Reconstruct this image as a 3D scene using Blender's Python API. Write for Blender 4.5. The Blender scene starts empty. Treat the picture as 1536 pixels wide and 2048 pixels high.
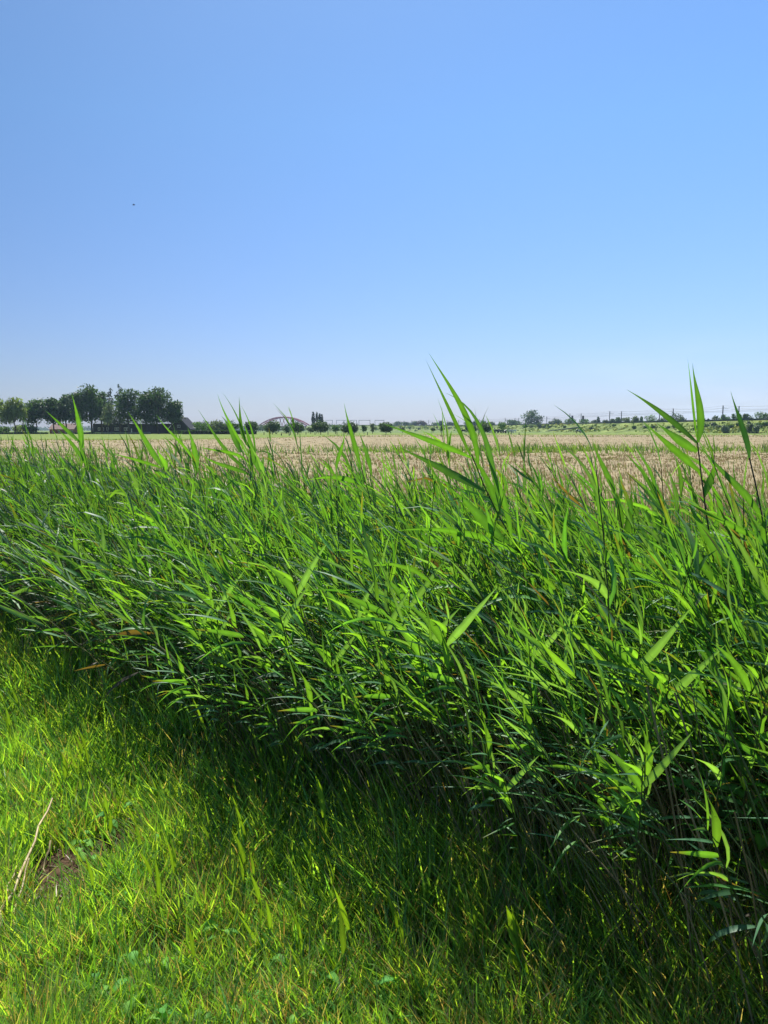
import bpy, bmesh, math, random
import numpy as np
from mathutils import Vector
from mathutils.bvhtree import BVHTree

# ------------------------------------------------------------------ camera, light, exposure
SC = bpy.context.scene
COL = SC.collection
R = math.radians
F = 1541.0                       # focal length in photograph pixels
CAMZ = 1.6
PITCH = math.atan(164.0 / F)
cam_d = bpy.data.cameras.new('camera')
cam_d.sensor_fit = 'VERTICAL'
cam_d.sensor_height = 36.0
cam_d.lens = 36.0 * F / 2048.0
cam_d.clip_start = 0.05
cam_d.clip_end = 30000
cam = bpy.data.objects.new('camera', cam_d)
COL.objects.link(cam)
cam.location = (0, 0, CAMZ)
cam.rotation_euler = (math.pi / 2 - PITCH, 0, 0)
SC.camera = cam

SUN_EL, SUN_AZ = 57.0, -12.0      # azimuth clockwise from the view direction (+Y)
world = bpy.data.worlds.new('World')
SC.world = world
world.use_nodes = True
wn, wl = world.node_tree.nodes, world.node_tree.links
wn.clear()
sky = wn.new('ShaderNodeTexSky')
sky.sky_type = 'NISHITA'
sky.sun_disc = False
sky.sun_elevation = R(SUN_EL)
sky.sun_rotation = R(SUN_AZ)
sky.altitude = 0
sky.air_density = 1.0
sky.dust_density = 0.6
sky.ozone_density = 2.6
tc = wn.new('ShaderNodeTexCoord')
sep = wn.new('ShaderNodeSeparateXYZ')
wl.new(tc.outputs['Generated'], sep.inputs[0])
cmap = wn.new('ShaderNodeMapping')
cmap.inputs['Scale'].default_value = (5, 5, 26)
wl.new(tc.outputs['Generated'], cmap.inputs[0])
cn = wn.new('ShaderNodeTexNoise')
cn.inputs['Scale'].default_value = 1.0
cn.inputs['Detail'].default_value = 6
cn.inputs['Roughness'].default_value = 0.55
wl.new(cmap.outputs[0], cn.inputs['Vector'])
cr = wn.new('ShaderNodeMapRange')
cr.inputs[1].default_value = 0.46
cr.inputs[2].default_value = 0.74
wl.new(cn.outputs['Fac'], cr.inputs[0])
el = wn.new('ShaderNodeMapRange')    # thin cloud only low over the horizon
el.interpolation_type = 'SMOOTHSTEP'
el.inputs[1].default_value = 0.125
el.inputs[2].default_value = 0.02
wl.new(sep.outputs['Z'], el.inputs[0])
cm = wn.new('ShaderNodeMath'); cm.operation = 'MULTIPLY'
wl.new(cr.outputs[0], cm.inputs[0]); wl.new(el.outputs[0], cm.inputs[1])
clx = wn.new('ShaderNodeMapRange'); clx.interpolation_type = 'SMOOTHSTEP'
clx.inputs[1].default_value = 0.10; clx.inputs[2].default_value = 0.42
wl.new(sep.outputs['X'], clx.inputs[0])
cm0 = wn.new('ShaderNodeMath'); cm0.operation = 'MULTIPLY'
wl.new(cm.outputs[0], cm0.inputs[0]); wl.new(clx.outputs[0], cm0.inputs[1])
cm2 = wn.new('ShaderNodeMath'); cm2.operation = 'MULTIPLY'; cm2.inputs[1].default_value = 0.8
wl.new(cm0.outputs[0], cm2.inputs[0])
hs = wn.new('ShaderNodeHueSaturation')
hs.inputs['Hue'].default_value = 0.5
hs.inputs['Saturation'].default_value = 1.0
wl.new(sky.outputs[0], hs.inputs['Color'])
tintn = wn.new('ShaderNodeMix'); tintn.data_type = 'RGBA'; tintn.blend_type = 'MULTIPLY'
tintn.inputs[0].default_value = 1.0
tz = wn.new('ShaderNodeMapRange')      # the camera's rendering of a clear sky: deeper blue upward
tz.inputs[1].default_value = 0.0; tz.inputs[2].default_value = 0.35
wl.new(sep.outputs['Z'], tz.inputs[0])
tmix = wn.new('ShaderNodeMix'); tmix.data_type = 'RGBA'
wl.new(tz.outputs[0], tmix.inputs[0])
tmix.inputs[6].default_value = (0.90, 0.955, 1.38, 1)
tmix.inputs[7].default_value = (0.93, 1.285, 1.62, 1)
wl.new(tmix.outputs[2], tintn.inputs[7])
wl.new(hs.outputs[0], tintn.inputs[6])
cmix = wn.new('ShaderNodeMix'); cmix.data_type = 'RGBA'
wl.new(cm2.outputs[0], cmix.inputs[0])
sxm = wn.new('ShaderNodeMapRange')     # the photographed sky is deeper at left, paler at right
sxm.inputs[1].default_value = -0.5; sxm.inputs[2].default_value = 0.5
sxm.inputs[3].default_value = 0.69; sxm.inputs[4].default_value = 1.22
wl.new(sep.outputs['X'], sxm.inputs[0])
sxv = wn.new('ShaderNodeVectorMath'); sxv.operation = 'SCALE'
wl.new(tintn.outputs[2], sxv.inputs[0]); wl.new(sxm.outputs[0], sxv.inputs['Scale'])
wl.new(sxv.outputs[0], cmix.inputs[6])
cmix.inputs[7].default_value = (8.2, 9.6, 11.6, 1)
bg = wn.new('ShaderNodeBackground')
bg.inputs['Strength'].default_value = 0.0480
wo = wn.new('ShaderNodeOutputWorld')
wl.new(cmix.outputs[2], bg.inputs['Color'])
wl.new(bg.outputs[0], wo.inputs['Surface'])

sl = bpy.data.lights.new('sun', 'SUN')
sl.energy = 5.0
sl.angle = R(0.53)
sl.color = (1.0, 0.955, 0.88)
sun = bpy.data.objects.new('sun', sl)
COL.objects.link(sun)
sv = Vector((math.sin(R(SUN_AZ)) * math.cos(R(SUN_EL)), math.cos(R(SUN_AZ)) * math.cos(R(SUN_EL)), math.sin(R(SUN_EL))))
sun.rotation_euler = sv.to_track_quat('Z', 'Y').to_euler()
sun.location = (20, 30, 60)

SC.view_settings.view_transform = 'Standard'
SC.view_settings.look = 'None'
SC.view_settings.gamma = 1
SC.view_settings.exposure = 0.95
SC.view_settings.use_curve_mapping = False
SC.render.engine = 'CYCLES'
SC.cycles.max_bounces = 8
SC.cycles.transmission_bounces = 6
SC.cycles.transparent_max_bounces = 8
SC.cycles.volume_bounces = 0

# ------------------------------------------------------------------ helpers
rng = np.random.default_rng(7)
random.seed(7)
cp, sp_ = math.cos(PITCH), math.sin(PITCH)

def ray(px, py):
    a, b = (px - 768.0) / F, (1024.0 - py) / F
    return Vector((a, cp + b * sp_, -sp_ + b * cp))

def at(px, py, Y):               # point seen at that pixel of the photograph, at distance Y
    d = ray(px, py)
    return Vector((0, 0, CAMZ)) + d * (Y / d.y)

def xat(px, Y):                  # x of a pixel column at distance Y (near the horizon)
    return at(px, 860, Y).x

def project(x, y, z):
    X = np.asarray(x, float); Y = np.asarray(y, float); Z = np.asarray(z, float) - CAMZ
    depth = Y * cp - Z * sp_
    up = Y * sp_ + Z * cp
    return 768 + F * X / depth, 1024 - F * up / depth, depth

def tag(o, label=None, cat=None, group=None, kind=None):
    if label: o['label'] = label
    if cat: o['category'] = cat
    if group: o['group'] = group
    if kind: o['kind'] = kind
    return o

def empty(name, loc=(0, 0, 0), rz=0.0):
    o = bpy.data.objects.new(name, None)
    o.empty_display_size = 0.2
    COL.objects.link(o)
    o.location = loc
    o.rotation_euler = (0, 0, rz)
    return o

def link(name, me, mat, parent=None):
    o = bpy.data.objects.new(name, me)
    if mat is not None and len(me.materials) == 0:
        me.materials.append(mat)
    COL.objects.link(o)
    if parent is not None: o.parent = parent
    return o

def norm(v):
    return v / np.maximum(np.linalg.norm(v, axis=-1, keepdims=True), 1e-9)

def quad_mesh(name, verts, quads, cols=None, smooth=True):
    verts = np.ascontiguousarray(verts, dtype=np.float32).reshape(-1, 3)
    quads = np.ascontiguousarray(quads, dtype=np.int32).reshape(-1, 4)
    me = bpy.data.meshes.new(name)
    me.vertices.add(len(verts)); me.vertices.foreach_set('co', verts.ravel())
    me.loops.add(len(quads) * 4); me.loops.foreach_set('vertex_index', quads.ravel())
    me.polygons.add(len(quads))
    me.polygons.foreach_set('loop_start', np.arange(0, len(quads) * 4, 4, dtype=np.int32))
    me.polygons.foreach_set('loop_total', np.full(len(quads), 4, dtype=np.int32))
    if smooth: me.polygons.foreach_set('use_smooth', np.ones(len(quads), dtype=bool))
    me.update(calc_edges=True)
    if cols is not None:
        c = np.ones((len(verts), 4), dtype=np.float32)
        c[:, :3] = np.asarray(cols, dtype=np.float32).reshape(-1, 3)
        at_ = me.color_attributes.new('Col', 'FLOAT_COLOR', 'POINT')
        at_.data.foreach_set('color', c.ravel())
    return me

def strips(P, S, W, col, U=None, fold=0.0):
    """ribbons: P,S (N,K,3) centre and side, W (N,K) half width, col (N,3) or (N,K,3)."""
    N, K, _ = P.shape
    if col.ndim == 2: col = np.repeat(col[:, None, :], K, axis=1)
    Wv = W[..., None]
    if U is None:
        V = np.stack([P - S * Wv, P + S * Wv], axis=2); m = 2
    else:
        V = np.stack([P - S * Wv + U * Wv * fold, P, P + S * Wv + U * Wv * fold], axis=2); m = 3
    C = np.repeat(col[:, :, None, :], m, axis=2)
    if m == 3: C = C * np.array([1.0, 1.45, 1.0])[None, None, :, None]   # pale midrib
    idx = np.arange(N * K * m, dtype=np.int32).reshape(N, K, m)
    Q = np.stack([idx[:, :-1, :-1], idx[:, :-1, 1:], idx[:, 1:, 1:], idx[:, 1:, :-1]], axis=-1)
    return V.reshape(-1, 3), Q.reshape(-1, 4), C.reshape(-1, 3)

def tubes(P, rad, col, sides=4):
    N, K, _ = P.shape
    if col.ndim == 2: col = np.repeat(col[:, None, :], K, axis=1)
    d = norm(np.gradient(P, axis=1))
    ref = np.zeros_like(d); ref[..., 0] = 0.3; ref[..., 1] = 1.0
    a = norm(np.cross(d, ref)); b = np.cross(d, a)
    ang = np.arange(sides) * 2 * math.pi / sides
    V = P[:, :, None, :] + rad[:, :, None, None] * (a[:, :, None, :] * np.cos(ang)[None, None, :, None] + b[:, :, None, :] * np.sin(ang)[None, None, :, None])
    C = np.repeat(col[:, :, None, :], sides, axis=2)
    idx = np.arange(N * K * sides, dtype=np.int32).reshape(N, K, sides)
    nx = np.roll(idx, -1, axis=2)
    Q = np.stack([idx[:, :-1], nx[:, :-1], nx[:, 1:], idx[:, 1:]], axis=-1)
    return V.reshape(-1, 3), Q.reshape(-1, 4), C.reshape(-1, 3)

class QM:
    def __init__(s): s.v, s.q, s.c, s.n = [], [], [], 0
    def add(s, vqc):
        v, q, c = vqc
        s.v.append(v); s.q.append(q + s.n); s.c.append(c); s.n += len(v)
        return s
    def mesh(s, name, smooth=True):
        return quad_mesh(name, np.concatenate(s.v), np.concatenate(s.q), np.concatenate(s.c), smooth)
    def build(s, name, mat, parent=None, smooth=True):
        return link(name, s.mesh(name, smooth), mat, parent)

class PM:                         # plain polygon mesh for built things
    def __init__(s): s.v, s.f = [], []
    def poly(s, *pts):
        n = len(s.v); s.v += [tuple(p) for p in pts]; s.f.append(tuple(range(n, n + len(pts)))); return s
    def box(s, x0, x1, y0, y1, z0, z1):
        n = len(s.v)
        s.v += [(x0, y0, z0), (x1, y0, z0), (x1, y1, z0), (x0, y1, z0), (x0, y0, z1), (x1, y0, z1), (x1, y1, z1), (x0, y1, z1)]
        s.f += [tuple(n + i for i in q) for q in ((0, 3, 2, 1), (4, 5, 6, 7), (0, 1, 5, 4), (1, 2, 6, 5), (2, 3, 7, 6), (3, 0, 4, 7))]
        return s
    def prism(s, prof, y0, y1):   # (x,z) outline pushed along y
        n, k = len(s.v), len(prof)
        s.v += [(x, y0, z) for x, z in prof] + [(x, y1, z) for x, z in prof]
        s.f.append(tuple(range(n, n + k))); s.f.append(tuple(range(n + 2 * k - 1, n + k - 1, -1)))
        for i in range(k):
            j = (i + 1) % k
            s.f.append((n + i, n + k + i, n + k + j, n + j))
        return s
    def tube(s, pts, r, sides=6, cap=True):
        pts = [Vector(p) for p in pts]
        rr = r if isinstance(r, (list, tuple)) else [r] * len(pts)
        rings = []
        for i, p in enumerate(pts):
            d = (pts[min(i + 1, len(pts) - 1)] - pts[max(i - 1, 0)]).normalized()
            ref = Vector((0, 0, 1)) if abs(d.z) < 0.9 else Vector((1, 0, 0))
            a = d.cross(ref).normalized(); b = d.cross(a)
            n = len(s.v); rings.append(n)
            for k in range(sides):
                t = 2 * math.pi * k / sides
                s.v.append(tuple(p + a * math.cos(t) * rr[i] + b * math.sin(t) * rr[i]))
        for i in range(len(rings) - 1):
            for k in range(sides):
                k2 = (k + 1) % sides
                s.f.append((rings[i] + k, rings[i] + k2, rings[i + 1] + k2, rings[i + 1] + k))
        if cap:
            s.f.append(tuple(rings[0] + k for k in range(sides))[::-1])
            s.f.append(tuple(rings[-1] + k for k in range(sides)))
        return s
    def build(s, name, mat, parent=None, smooth=False):
        me = bpy.data.meshes.new(name)
        me.from_pydata(s.v, [], s.f); me.update()
        if smooth: me.polygons.foreach_set('use_smooth', [True] * len(me.polygons))
        return link(name, me, mat, parent)

# ------------------------------------------------------------------ materials
def new_mat(name):
    m = bpy.data.materials.new(name); m.use_nodes = True
    nt = m.node_tree; nt.nodes.clear()
    return m, nt.nodes, nt.links

def foliage_mat(name, trans=0.45, tgain=(1.9, 1.75, 0.6), rough=0.42, spec=0.5, vary=0.25, stripe=False):
    m, n, l = new_mat(name)
    at_ = n.new('ShaderNodeAttribute'); at_.attribute_name = 'Col'
    oi = n.new('ShaderNodeObjectInfo')
    geo = n.new('ShaderNodeNewGeometry')
    nz = n.new('ShaderNodeTexNoise'); nz.inputs['Scale'].default_value = 30; nz.inputs['Detail'].default_value = 2
    l.new(geo.outputs['Position'], nz.inputs['Vector'])
    mr = n.new('ShaderNodeMapRange'); mr.inputs[1].default_value = 0.3; mr.inputs[2].default_value = 0.7
    mr.inputs[3].default_value = 1 - vary; mr.inputs[4].default_value = 1 + vary
    l.new(nz.outputs['Fac'], mr.inputs[0])
    mr2 = n.new('ShaderNodeMapRange'); mr2.inputs[3].default_value = 0.85; mr2.inputs[4].default_value = 1.15
    l.new(oi.outputs['Random'], mr2.inputs[0])
    mu = n.new('ShaderNodeMath'); mu.operation = 'MULTIPLY'
    l.new(mr.outputs[0], mu.inputs[0]); l.new(mr2.outputs[0], mu.inputs[1])
    sc = n.new('ShaderNodeVectorMath'); sc.operation = 'SCALE'
    l.new(at_.outputs['Color'], sc.inputs[0]); l.new(mu.outputs[0], sc.inputs['Scale'])
    pb = n.new('ShaderNodeBsdfPrincipled')
    pb.inputs['Roughness'].default_value = rough
    pb.inputs['Specular IOR Level'].default_value = spec
    l.new(sc.outputs[0], pb.inputs['Base Color'])
    tm = n.new('ShaderNodeVectorMath'); tm.operation = 'MULTIPLY'
    tm.inputs[1].default_value = tgain
    l.new(sc.outputs[0], tm.inputs[0])
    tr = n.new('ShaderNodeBsdfTranslucent')
    l.new(tm.outputs[0], tr.inputs['Color'])
    mx = n.new('ShaderNodeMixShader'); mx.inputs[0].default_value = trans
    l.new(pb.outputs[0], mx.inputs[1]); l.new(tr.outputs[0], mx.inputs[2])
    out = n.new('ShaderNodeOutputMaterial'); l.new(mx.outputs[0], out.inputs['Surface'])
    return m

def solid_mat(name, col, rough=0.8, var=0.15, scale=3.0, col2=None, metallic=0.0, bump=0.0, spec=0.4, detail=5, stretch=(1, 1, 1)):
    m, n, l = new_mat(name)
    geo = n.new('ShaderNodeTexCoord')
    mp = n.new('ShaderNodeMapping'); mp.inputs['Scale'].default_value = stretch
    l.new(geo.outputs['Object'], mp.inputs[0])
    nz = n.new('ShaderNodeTexNoise'); nz.inputs['Scale'].default_value = scale; nz.inputs['Detail'].default_value = detail
    l.new(mp.outputs[0], nz.inputs['Vector'])
    ramp = n.new('ShaderNodeValToRGB')
    c1 = [c * (1 - var) for c in col]; c2 = [c * (1 + var) for c in (col2 or col)]
    ramp.color_ramp.elements[0].position = 0.35; ramp.color_ramp.elements[0].color = (*c1, 1)
    ramp.color_ramp.elements[1].position = 0.65; ramp.color_ramp.elements[1].color = (*c2, 1)
    l.new(nz.outputs['Fac'], ramp.inputs[0])
    pb = n.new('ShaderNodeBsdfPrincipled')
    pb.inputs['Roughness'].default_value = rough; pb.inputs['Metallic'].default_value = metallic
    pb.inputs['Specular IOR Level'].default_value = spec
    l.new(ramp.outputs[0], pb.inputs['Base Color'])
    if bump:
        b = n.new('ShaderNodeBump'); b.inputs['Strength'].default_value = bump
        l.new(nz.outputs['Fac'], b.inputs['Height']); l.new(b.outputs[0], pb.inputs['Normal'])
    out = n.new('ShaderNodeOutputMaterial'); l.new(pb.outputs[0], out.inputs['Surface'])
    return m

M = {}
M['reed'] = foliage_mat('reed_leaf', 0.50, (2.3, 1.75, 0.28), 0.52, 0.5, 0.12)
M['reed_stem'] = foliage_mat('reed_stem', 0.05, (1, 1, 1), 0.5, 0.4, 0.25)
M['grass'] = foliage_mat('grass_blade', 0.42, (2.2, 1.9, 0.45), 0.4, 0.6, 0.3)
M['crop'] = foliage_mat('crop_heads', 0.35, (1.3, 1.2, 0.9), 0.7, 0.2, 0.2)
M['crown'] = foliage_mat('tree_leaves', 0.3, (1.5, 1.5, 0.5), 0.55, 0.35, 0.25)
M['weed'] = foliage_mat('weed_leaf', 0.42, (2.2, 2.0, 0.4), 0.6, 0.1, 0.2)
M['bark'] = solid_mat('bark', (0.075, 0.06, 0.045), 0.9, 0.3, 6.0, bump=0.4)
M['mud'] = solid_mat('mud', (0.020, 0.012, 0.007), 0.98, 0.5, 45.0, (0.07, 0.045, 0.028), bump=1.0, spec=0.05)
M['dark_wood'] = solid_mat('black_boards', (0.018, 0.018, 0.022), 0.7, 0.3, 1.5, stretch=(1, 1, 0.1))
M['roof_light'] = solid_mat('grey_sheet_roof', (0.14, 0.16, 0.19), 0.9, 0.1, 0.6, spec=0.1)
M['roof_dark'] = solid_mat('dark_tile_roof', (0.03, 0.032, 0.04), 0.9, 0.25, 2.0, spec=0.1)
M['tile'] = solid_mat('clay_tiles', (0.13, 0.075, 0.06), 0.8, 0.2, 3.0)
M['brick'] = solid_mat('brick_wall', (0.25, 0.10, 0.06), 0.85, 0.25, 4.0)
M['white'] = solid_mat('white_paint', (0.78, 0.78, 0.76), 0.5, 0.05, 2.0)
M['glass'] = solid_mat('window_glass', (0.03, 0.035, 0.04), 0.1, 0.2, 1.0, spec=0.8)
M['steel'] = solid_mat('mast_steel', (0.10, 0.105, 0.11), 0.55, 0.2, 2.0)
M['wire'] = solid_mat('wire', (0.07, 0.07, 0.08), 0.5, 0.1, 1.0)
M['red_steel'] = solid_mat('bridge_paint', (0.27, 0.035, 0.025), 0.9, 0.15, 0.1, spec=0.05)
M['pink_steel'] = solid_mat('bridge_hangers', (0.34, 0.07, 0.055), 0.9, 0.15, 0.1, spec=0.05)
M['concrete'] = solid_mat('concrete', (0.32, 0.31, 0.29), 0.85, 0.15, 0.6)
M['barrier'] = solid_mat('noise_barrier', (0.05, 0.065, 0.05), 0.8, 0.3, 0.4)
M['post'] = solid_mat('weathered_post', (0.09, 0.075, 0.06), 0.9, 0.3, 8.0)
M['cow_black'] = solid_mat('black_hide', (0.02, 0.018, 0.017), 0.7, 0.2, 3.0)
M['cow_white'] = solid_mat('white_hide', (0.65, 0.62, 0.56), 0.7, 0.05, 3.0)

def cow_patch_mat():
    m, n, l = new_mat('patched_hide')
    t = n.new('ShaderNodeTexCoord')
    oi = n.new('ShaderNodeObjectInfo')
    ad = n.new('ShaderNodeVectorMath'); ad.operation = 'ADD'
    l.new(t.outputs['Object'], ad.inputs[0]); l.new(oi.outputs['Random'], ad.inputs[1])
    nz = n.new('ShaderNodeTexNoise'); nz.inputs['Scale'].default_value = 1.4; nz.inputs['Detail'].default_value = 1
    l.new(ad.outputs[0], nz.inputs['Vector'])
    rp = n.new('ShaderNodeValToRGB'); rp.color_ramp.interpolation = 'CONSTANT'
    rp.color_ramp.elements[0].color = (0.02, 0.018, 0.017, 1)
    rp.color_ramp.elements[1].position = 0.52; rp.color_ramp.elements[1].color = (0.65, 0.62, 0.56, 1)
    l.new(nz.outputs['Fac'], rp.inputs[0])
    pb = n.new('ShaderNodeBsdfPrincipled'); pb.inputs['Roughness'].default_value = 0.7
    l.new(rp.outputs[0], pb.inputs['Base Color'])
    o = n.new('ShaderNodeOutputMaterial'); l.new(pb.outputs[0], o.inputs['Surface'])
    return m
M['cow'] = cow_patch_mat()

def ground_mat():
    m, n, l = new_mat('meadow_ground')
    geo = n.new('ShaderNodeNewGeometry')
    def noise(scale, det=6, stretch=None):
        z = n.new('ShaderNodeTexNoise'); z.inputs['Scale'].default_value = scale; z.inputs['Detail'].default_value = det
        if stretch:
            mp = n.new('ShaderNodeMapping'); mp.inputs['Scale'].default_value = stretch
            l.new(geo.outputs['Position'], mp.inputs[0]); l.new(mp.outputs[0], z.inputs['Vector'])
        else:
            l.new(geo.outputs['Position'], z.inputs['Vector'])
        return z
    def ramp(src, a, b, p0=0.35, p1=0.65):
        r = n.new('ShaderNodeValToRGB')
        r.color_ramp.elements[0].position = p0; r.color_ramp.elements[0].color = (*a, 1)
        r.color_ramp.elements[1].position = p1; r.color_ramp.elements[1].color = (*b, 1)
        l.new(src, r.inputs[0]); return r
    near = ramp(noise(22, 8).outputs['Fac'], (0.022, 0.017, 0.011), (0.06, 0.06, 0.025))
    far = ramp(noise(0.05, 8, (0.5, 1, 1)).outputs['Fac'], (0.065, 0.11, 0.022), (0.12, 0.16, 0.035))
    far2 = ramp(noise(1.3, 6).outputs['Fac'], (0.7, 0.7, 0.7), (1.25, 1.25, 1.2))
    mul = n.new('ShaderNodeMix'); mul.data_type = 'RGBA'; mul.blend_type = 'MULTIPLY'; mul.inputs[0].default_value = 1
    l.new(far.outputs[0], mul.inputs[6]); l.new(far2.outputs[0], mul.inputs[7])
    sx = n.new('ShaderNodeSeparateXYZ'); l.new(geo.outputs['Position'], sx.inputs[0])
    mr = n.new('ShaderNodeMapRange'); mr.inputs[1].default_value = 20; mr.inputs[2].default_value = 60
    l.new(sx.outputs['Y'], mr.inputs[0])
    mx = n.new('ShaderNodeMix'); mx.data_type = 'RGBA'
    l.new(mr.outputs[0], mx.inputs[0]); l.new(near.outputs[0], mx.inputs[6]); l.new(mul.outputs[2], mx.inputs[7])
    pb = n.new('ShaderNodeBsdfPrincipled'); pb.inputs['Roughness'].default_value = 0.95
    pb.inputs['Specular IOR Level'].default_value = 0.15
    l.new(mx.outputs[2], pb.inputs['Base Color'])
    o = n.new('ShaderNodeOutputMaterial'); l.new(pb.outputs[0], o.inputs['Surface'])
    return m
M['ground'] = ground_mat()
M['crop_floor'] = solid_mat('crop_canopy', (0.18, 0.15, 0.085), 0.95, 0.15, 2.2, (0.24, 0.195, 0.115), bump=0.6, spec=0.1, detail=10)
M['pasture'] = solid_mat('pasture_turf', (0.085, 0.135, 0.022), 0.95, 0.25, 0.5, (0.14, 0.18, 0.036), spec=0.1, detail=9)
M['bank'] = solid_mat('rough_grass_bank', (0.070, 0.110, 0.022), 0.95, 0.3, 0.12, (0.14, 0.175, 0.045), spec=0.1, detail=10, bump=0.5)

# ------------------------------------------------------------------ ground
def ground():
    ys = [-38, -5, 0, 2, 4, 6, 9, 14, 22, 40, 80, 160, 320, 640, 1300, 2950]
    xs = [-2550, -1500, -500, -150, -50, -15, -6, -3, -1.5, 0, 1.5, 3, 6, 15, 50, 150, 500, 1500, 2550]
    v = [(x, y, 0.02 * math.sin(x * 1.7 + y) if abs(x) < 5 and 0 < y < 8 else 0) for y in ys for x in xs]
    nx = len(xs)
    f = [(j * nx + i, j * nx + i + 1, (j + 1) * nx + i + 1, (j + 1) * nx + i) for j in range(len(ys) - 1) for i in range(nx - 1)]
    p = PM(); p.v = v; p.f = f
    tag(p.build('ground', M['ground'], smooth=True), kind='structure', label='flat meadow ground running to the horizon')
ground()

# pasture strip beyond the hay field
p = PM(); p.poly((-400, 75, 0.03), (500, 75, 0.03), (700, 420, 0.03), (-600, 420, 0.03))
tag(p.build('pasture', M['pasture']), kind='structure', label='bright green pasture beyond the hay field')

# hay field canopy (knee-high grass gone to seed), a bumpy sheet over the ground
CZ = 0.36
def field_far(x):
    return np.interp(x, [-60, -25, -15, 0, 20, 60], [95, 100, 140, 195, 195, 195])
def hay_sheet():
    us = np.linspace(-0.75, 0.75, 150)
    ds = np.concatenate([np.geomspace(5.2, 60, 180), np.geomspace(61, 200, 70)])
    U, D = np.meshgrid(us, ds)
    X = U * D; Y = D.copy()
    s = (X + Y)
    Z = CZ + rng.normal(0, 0.035, X.shape) + 0.03 * np.sin(X * 0.9) * np.sin(Y * 0.7)
    Z = np.where(s < 7.2, 0.05, Z)
    far = field_far(X)
    Z = np.where(Y > far, 0.005, Z)
    X = X + rng.normal(0, 0.02, X.shape)
    nx = len(us)
    idx = np.arange(X.size).reshape(X.shape)
    q = np.stack([idx[:-1, :-1], idx[:-1, 1:], idx[1:, 1:], idx[1:, :-1]], -1).reshape(-1, 4)
    cut = s.ravel()[q[:, 0]] > 7.0
    q = q[cut]
    me = quad_mesh('hay_field', np.stack([X, Y, Z], -1), q)
    o = link('hay_field', me, M['crop_floor'])
    tag(o, kind='structure', label='tan hay field of grass gone to seed')
hay_sheet()

def hay_heads():
    qm = QM()
    def batch(N, d0, d1, hmin, hmax, wr, nb, kgeom):
        # spread with 1/d^2 density
        inv = rng.uniform(1 / d1, 1 / d0, N)
        Y = 1 / inv
        X = rng.uniform(-0.66, 0.66, N) * Y
        keep = (X + Y > 7.4 + rng.uniform(0, 1.0, N)) & (Y < field_far(X))
        X, Y = X[keep], Y[keep]; N = len(X)
        h = rng.uniform(hmin, hmax, N)
        base = np.stack([X, Y, np.full(N, CZ - 0.06)], -1)
        lean = np.stack([rng.normal(-0.10, 0.07, N), rng.normal(0, 0.07, N), np.ones(N)], -1)
        top = base + lean * h[:, None]
        w = wr * (0.6 + 0.8 * rng.random(N)) * np.clip(Y / 14.0, 1, 7)
        ang = rng.uniform(0, math.pi, N)
        S = np.stack([np.cos(ang), np.sin(ang), np.zeros(N)], -1)
        t = rng.random(N)
        tone = rng.random((N, 1))
        tan = np.array([0.29, 0.245, 0.135]) * (0.68 + 0.4 * tone)
        pink = np.array([0.29, 0.215, 0.15]) * (0.68 + 0.4 * tone)
        grn = np.array([0.20, 0.24, 0.09]) * (0.7 + 0.6 * tone)
        # broad patches of greener and browner growth
        pn = np.sin(X * 0.23 + 1.3 * np.sin(Y * 0.11)) * np.sin(Y * 0.17 + X * 0.05)
        gfrac = 0.33 + 0.14 * pn + np.clip((11 - (X + Y)) / 5, 0, 1) * 0.35
        col = np.where((t < gfrac)[:, None], grn, np.where((t > 0.68)[:, None], pink, tan))
        # stem + head: one ribbon with a swollen upper part
        K = 3
        tt = np.array([0.0, 0.65, 1.0])
        P = base[:, None, :] * (1 - tt)[None, :, None] + top[:, None, :] * tt[None, :, None]
        P[:, 2, 0] -= 0.02 * h
        W = w[:, None] * np.array([0.15, 1.0, 0.12])[None, :]
        Sx = np.repeat(S[:, None, :], K, axis=1)
        C = np.repeat(col[:, None, :], K, axis=1); C[:, 0] *= 0.8
        qm.add(strips(P, Sx, W, C))
    batch(95000, 5.5, 40, 0.08, 0.20, 0.0092, 1, 1)
    batch(50000, 30, 195, 0.05, 0.13, 0.009, 1, 1)
    batch(5000, 6, 60, 0.3, 0.5, 0.004, 1, 1)
    o = qm.build('hay_grass', M['crop'])
    tag(o, 'tan seed heads of the long grass covering the hay field', 'long grass', kind='stuff')
hay_heads()

# ------------------------------------------------------------------ blades of grass (generic)
def blades(X, Y, Z, h, w, col, bend=0.5, K=4, wind=0.25, tipcol=None, spread=0.35):
    N = len(X)
    base = np.stack([X, Y, Z], -1)
    az = rng.uniform(0, 2 * math.pi, N)
    lean = np.stack([np.cos(az) * spread * rng.random(N), np.sin(az) * spread * rng.random(N), np.ones(N)], -1)
    bd = np.stack([np.cos(az) * bend * rng.random(N) - wind, np.sin(az) * bend * rng.random(N), -0.25 * rng.random(N)], -1)
    P = np.zeros((N, K, 3)); P[:, 0] = base
    for k in range(1, K):
        t = k / (K - 1)
        d = norm(lean + bd * t * 1.6)
        P[:, k] = P[:, k - 1] + d * (h / (K - 1))[:, None]
    a2 = az + rng.uniform(-1.4, 1.4, N)
    S = np.stack([-np.sin(a2), np.cos(a2), np.zeros(N)], -1)
    S = np.repeat(S[:, None, :], K, axis=1)
    prof = np.array([0.8, 1.0, 0.75, 0.05]) if K == 4 else np.interp(np.linspace(0, 1, K), [0, .3, .7, 1], [.8, 1, .75, .04])
    W = w[:, None] * prof[None, :]
    C = np.repeat(col[:, None, :], K, axis=1)
    if tipcol is not None:
        C[:, -1] = tipcol
    return strips(P, S, W, C)

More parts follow.
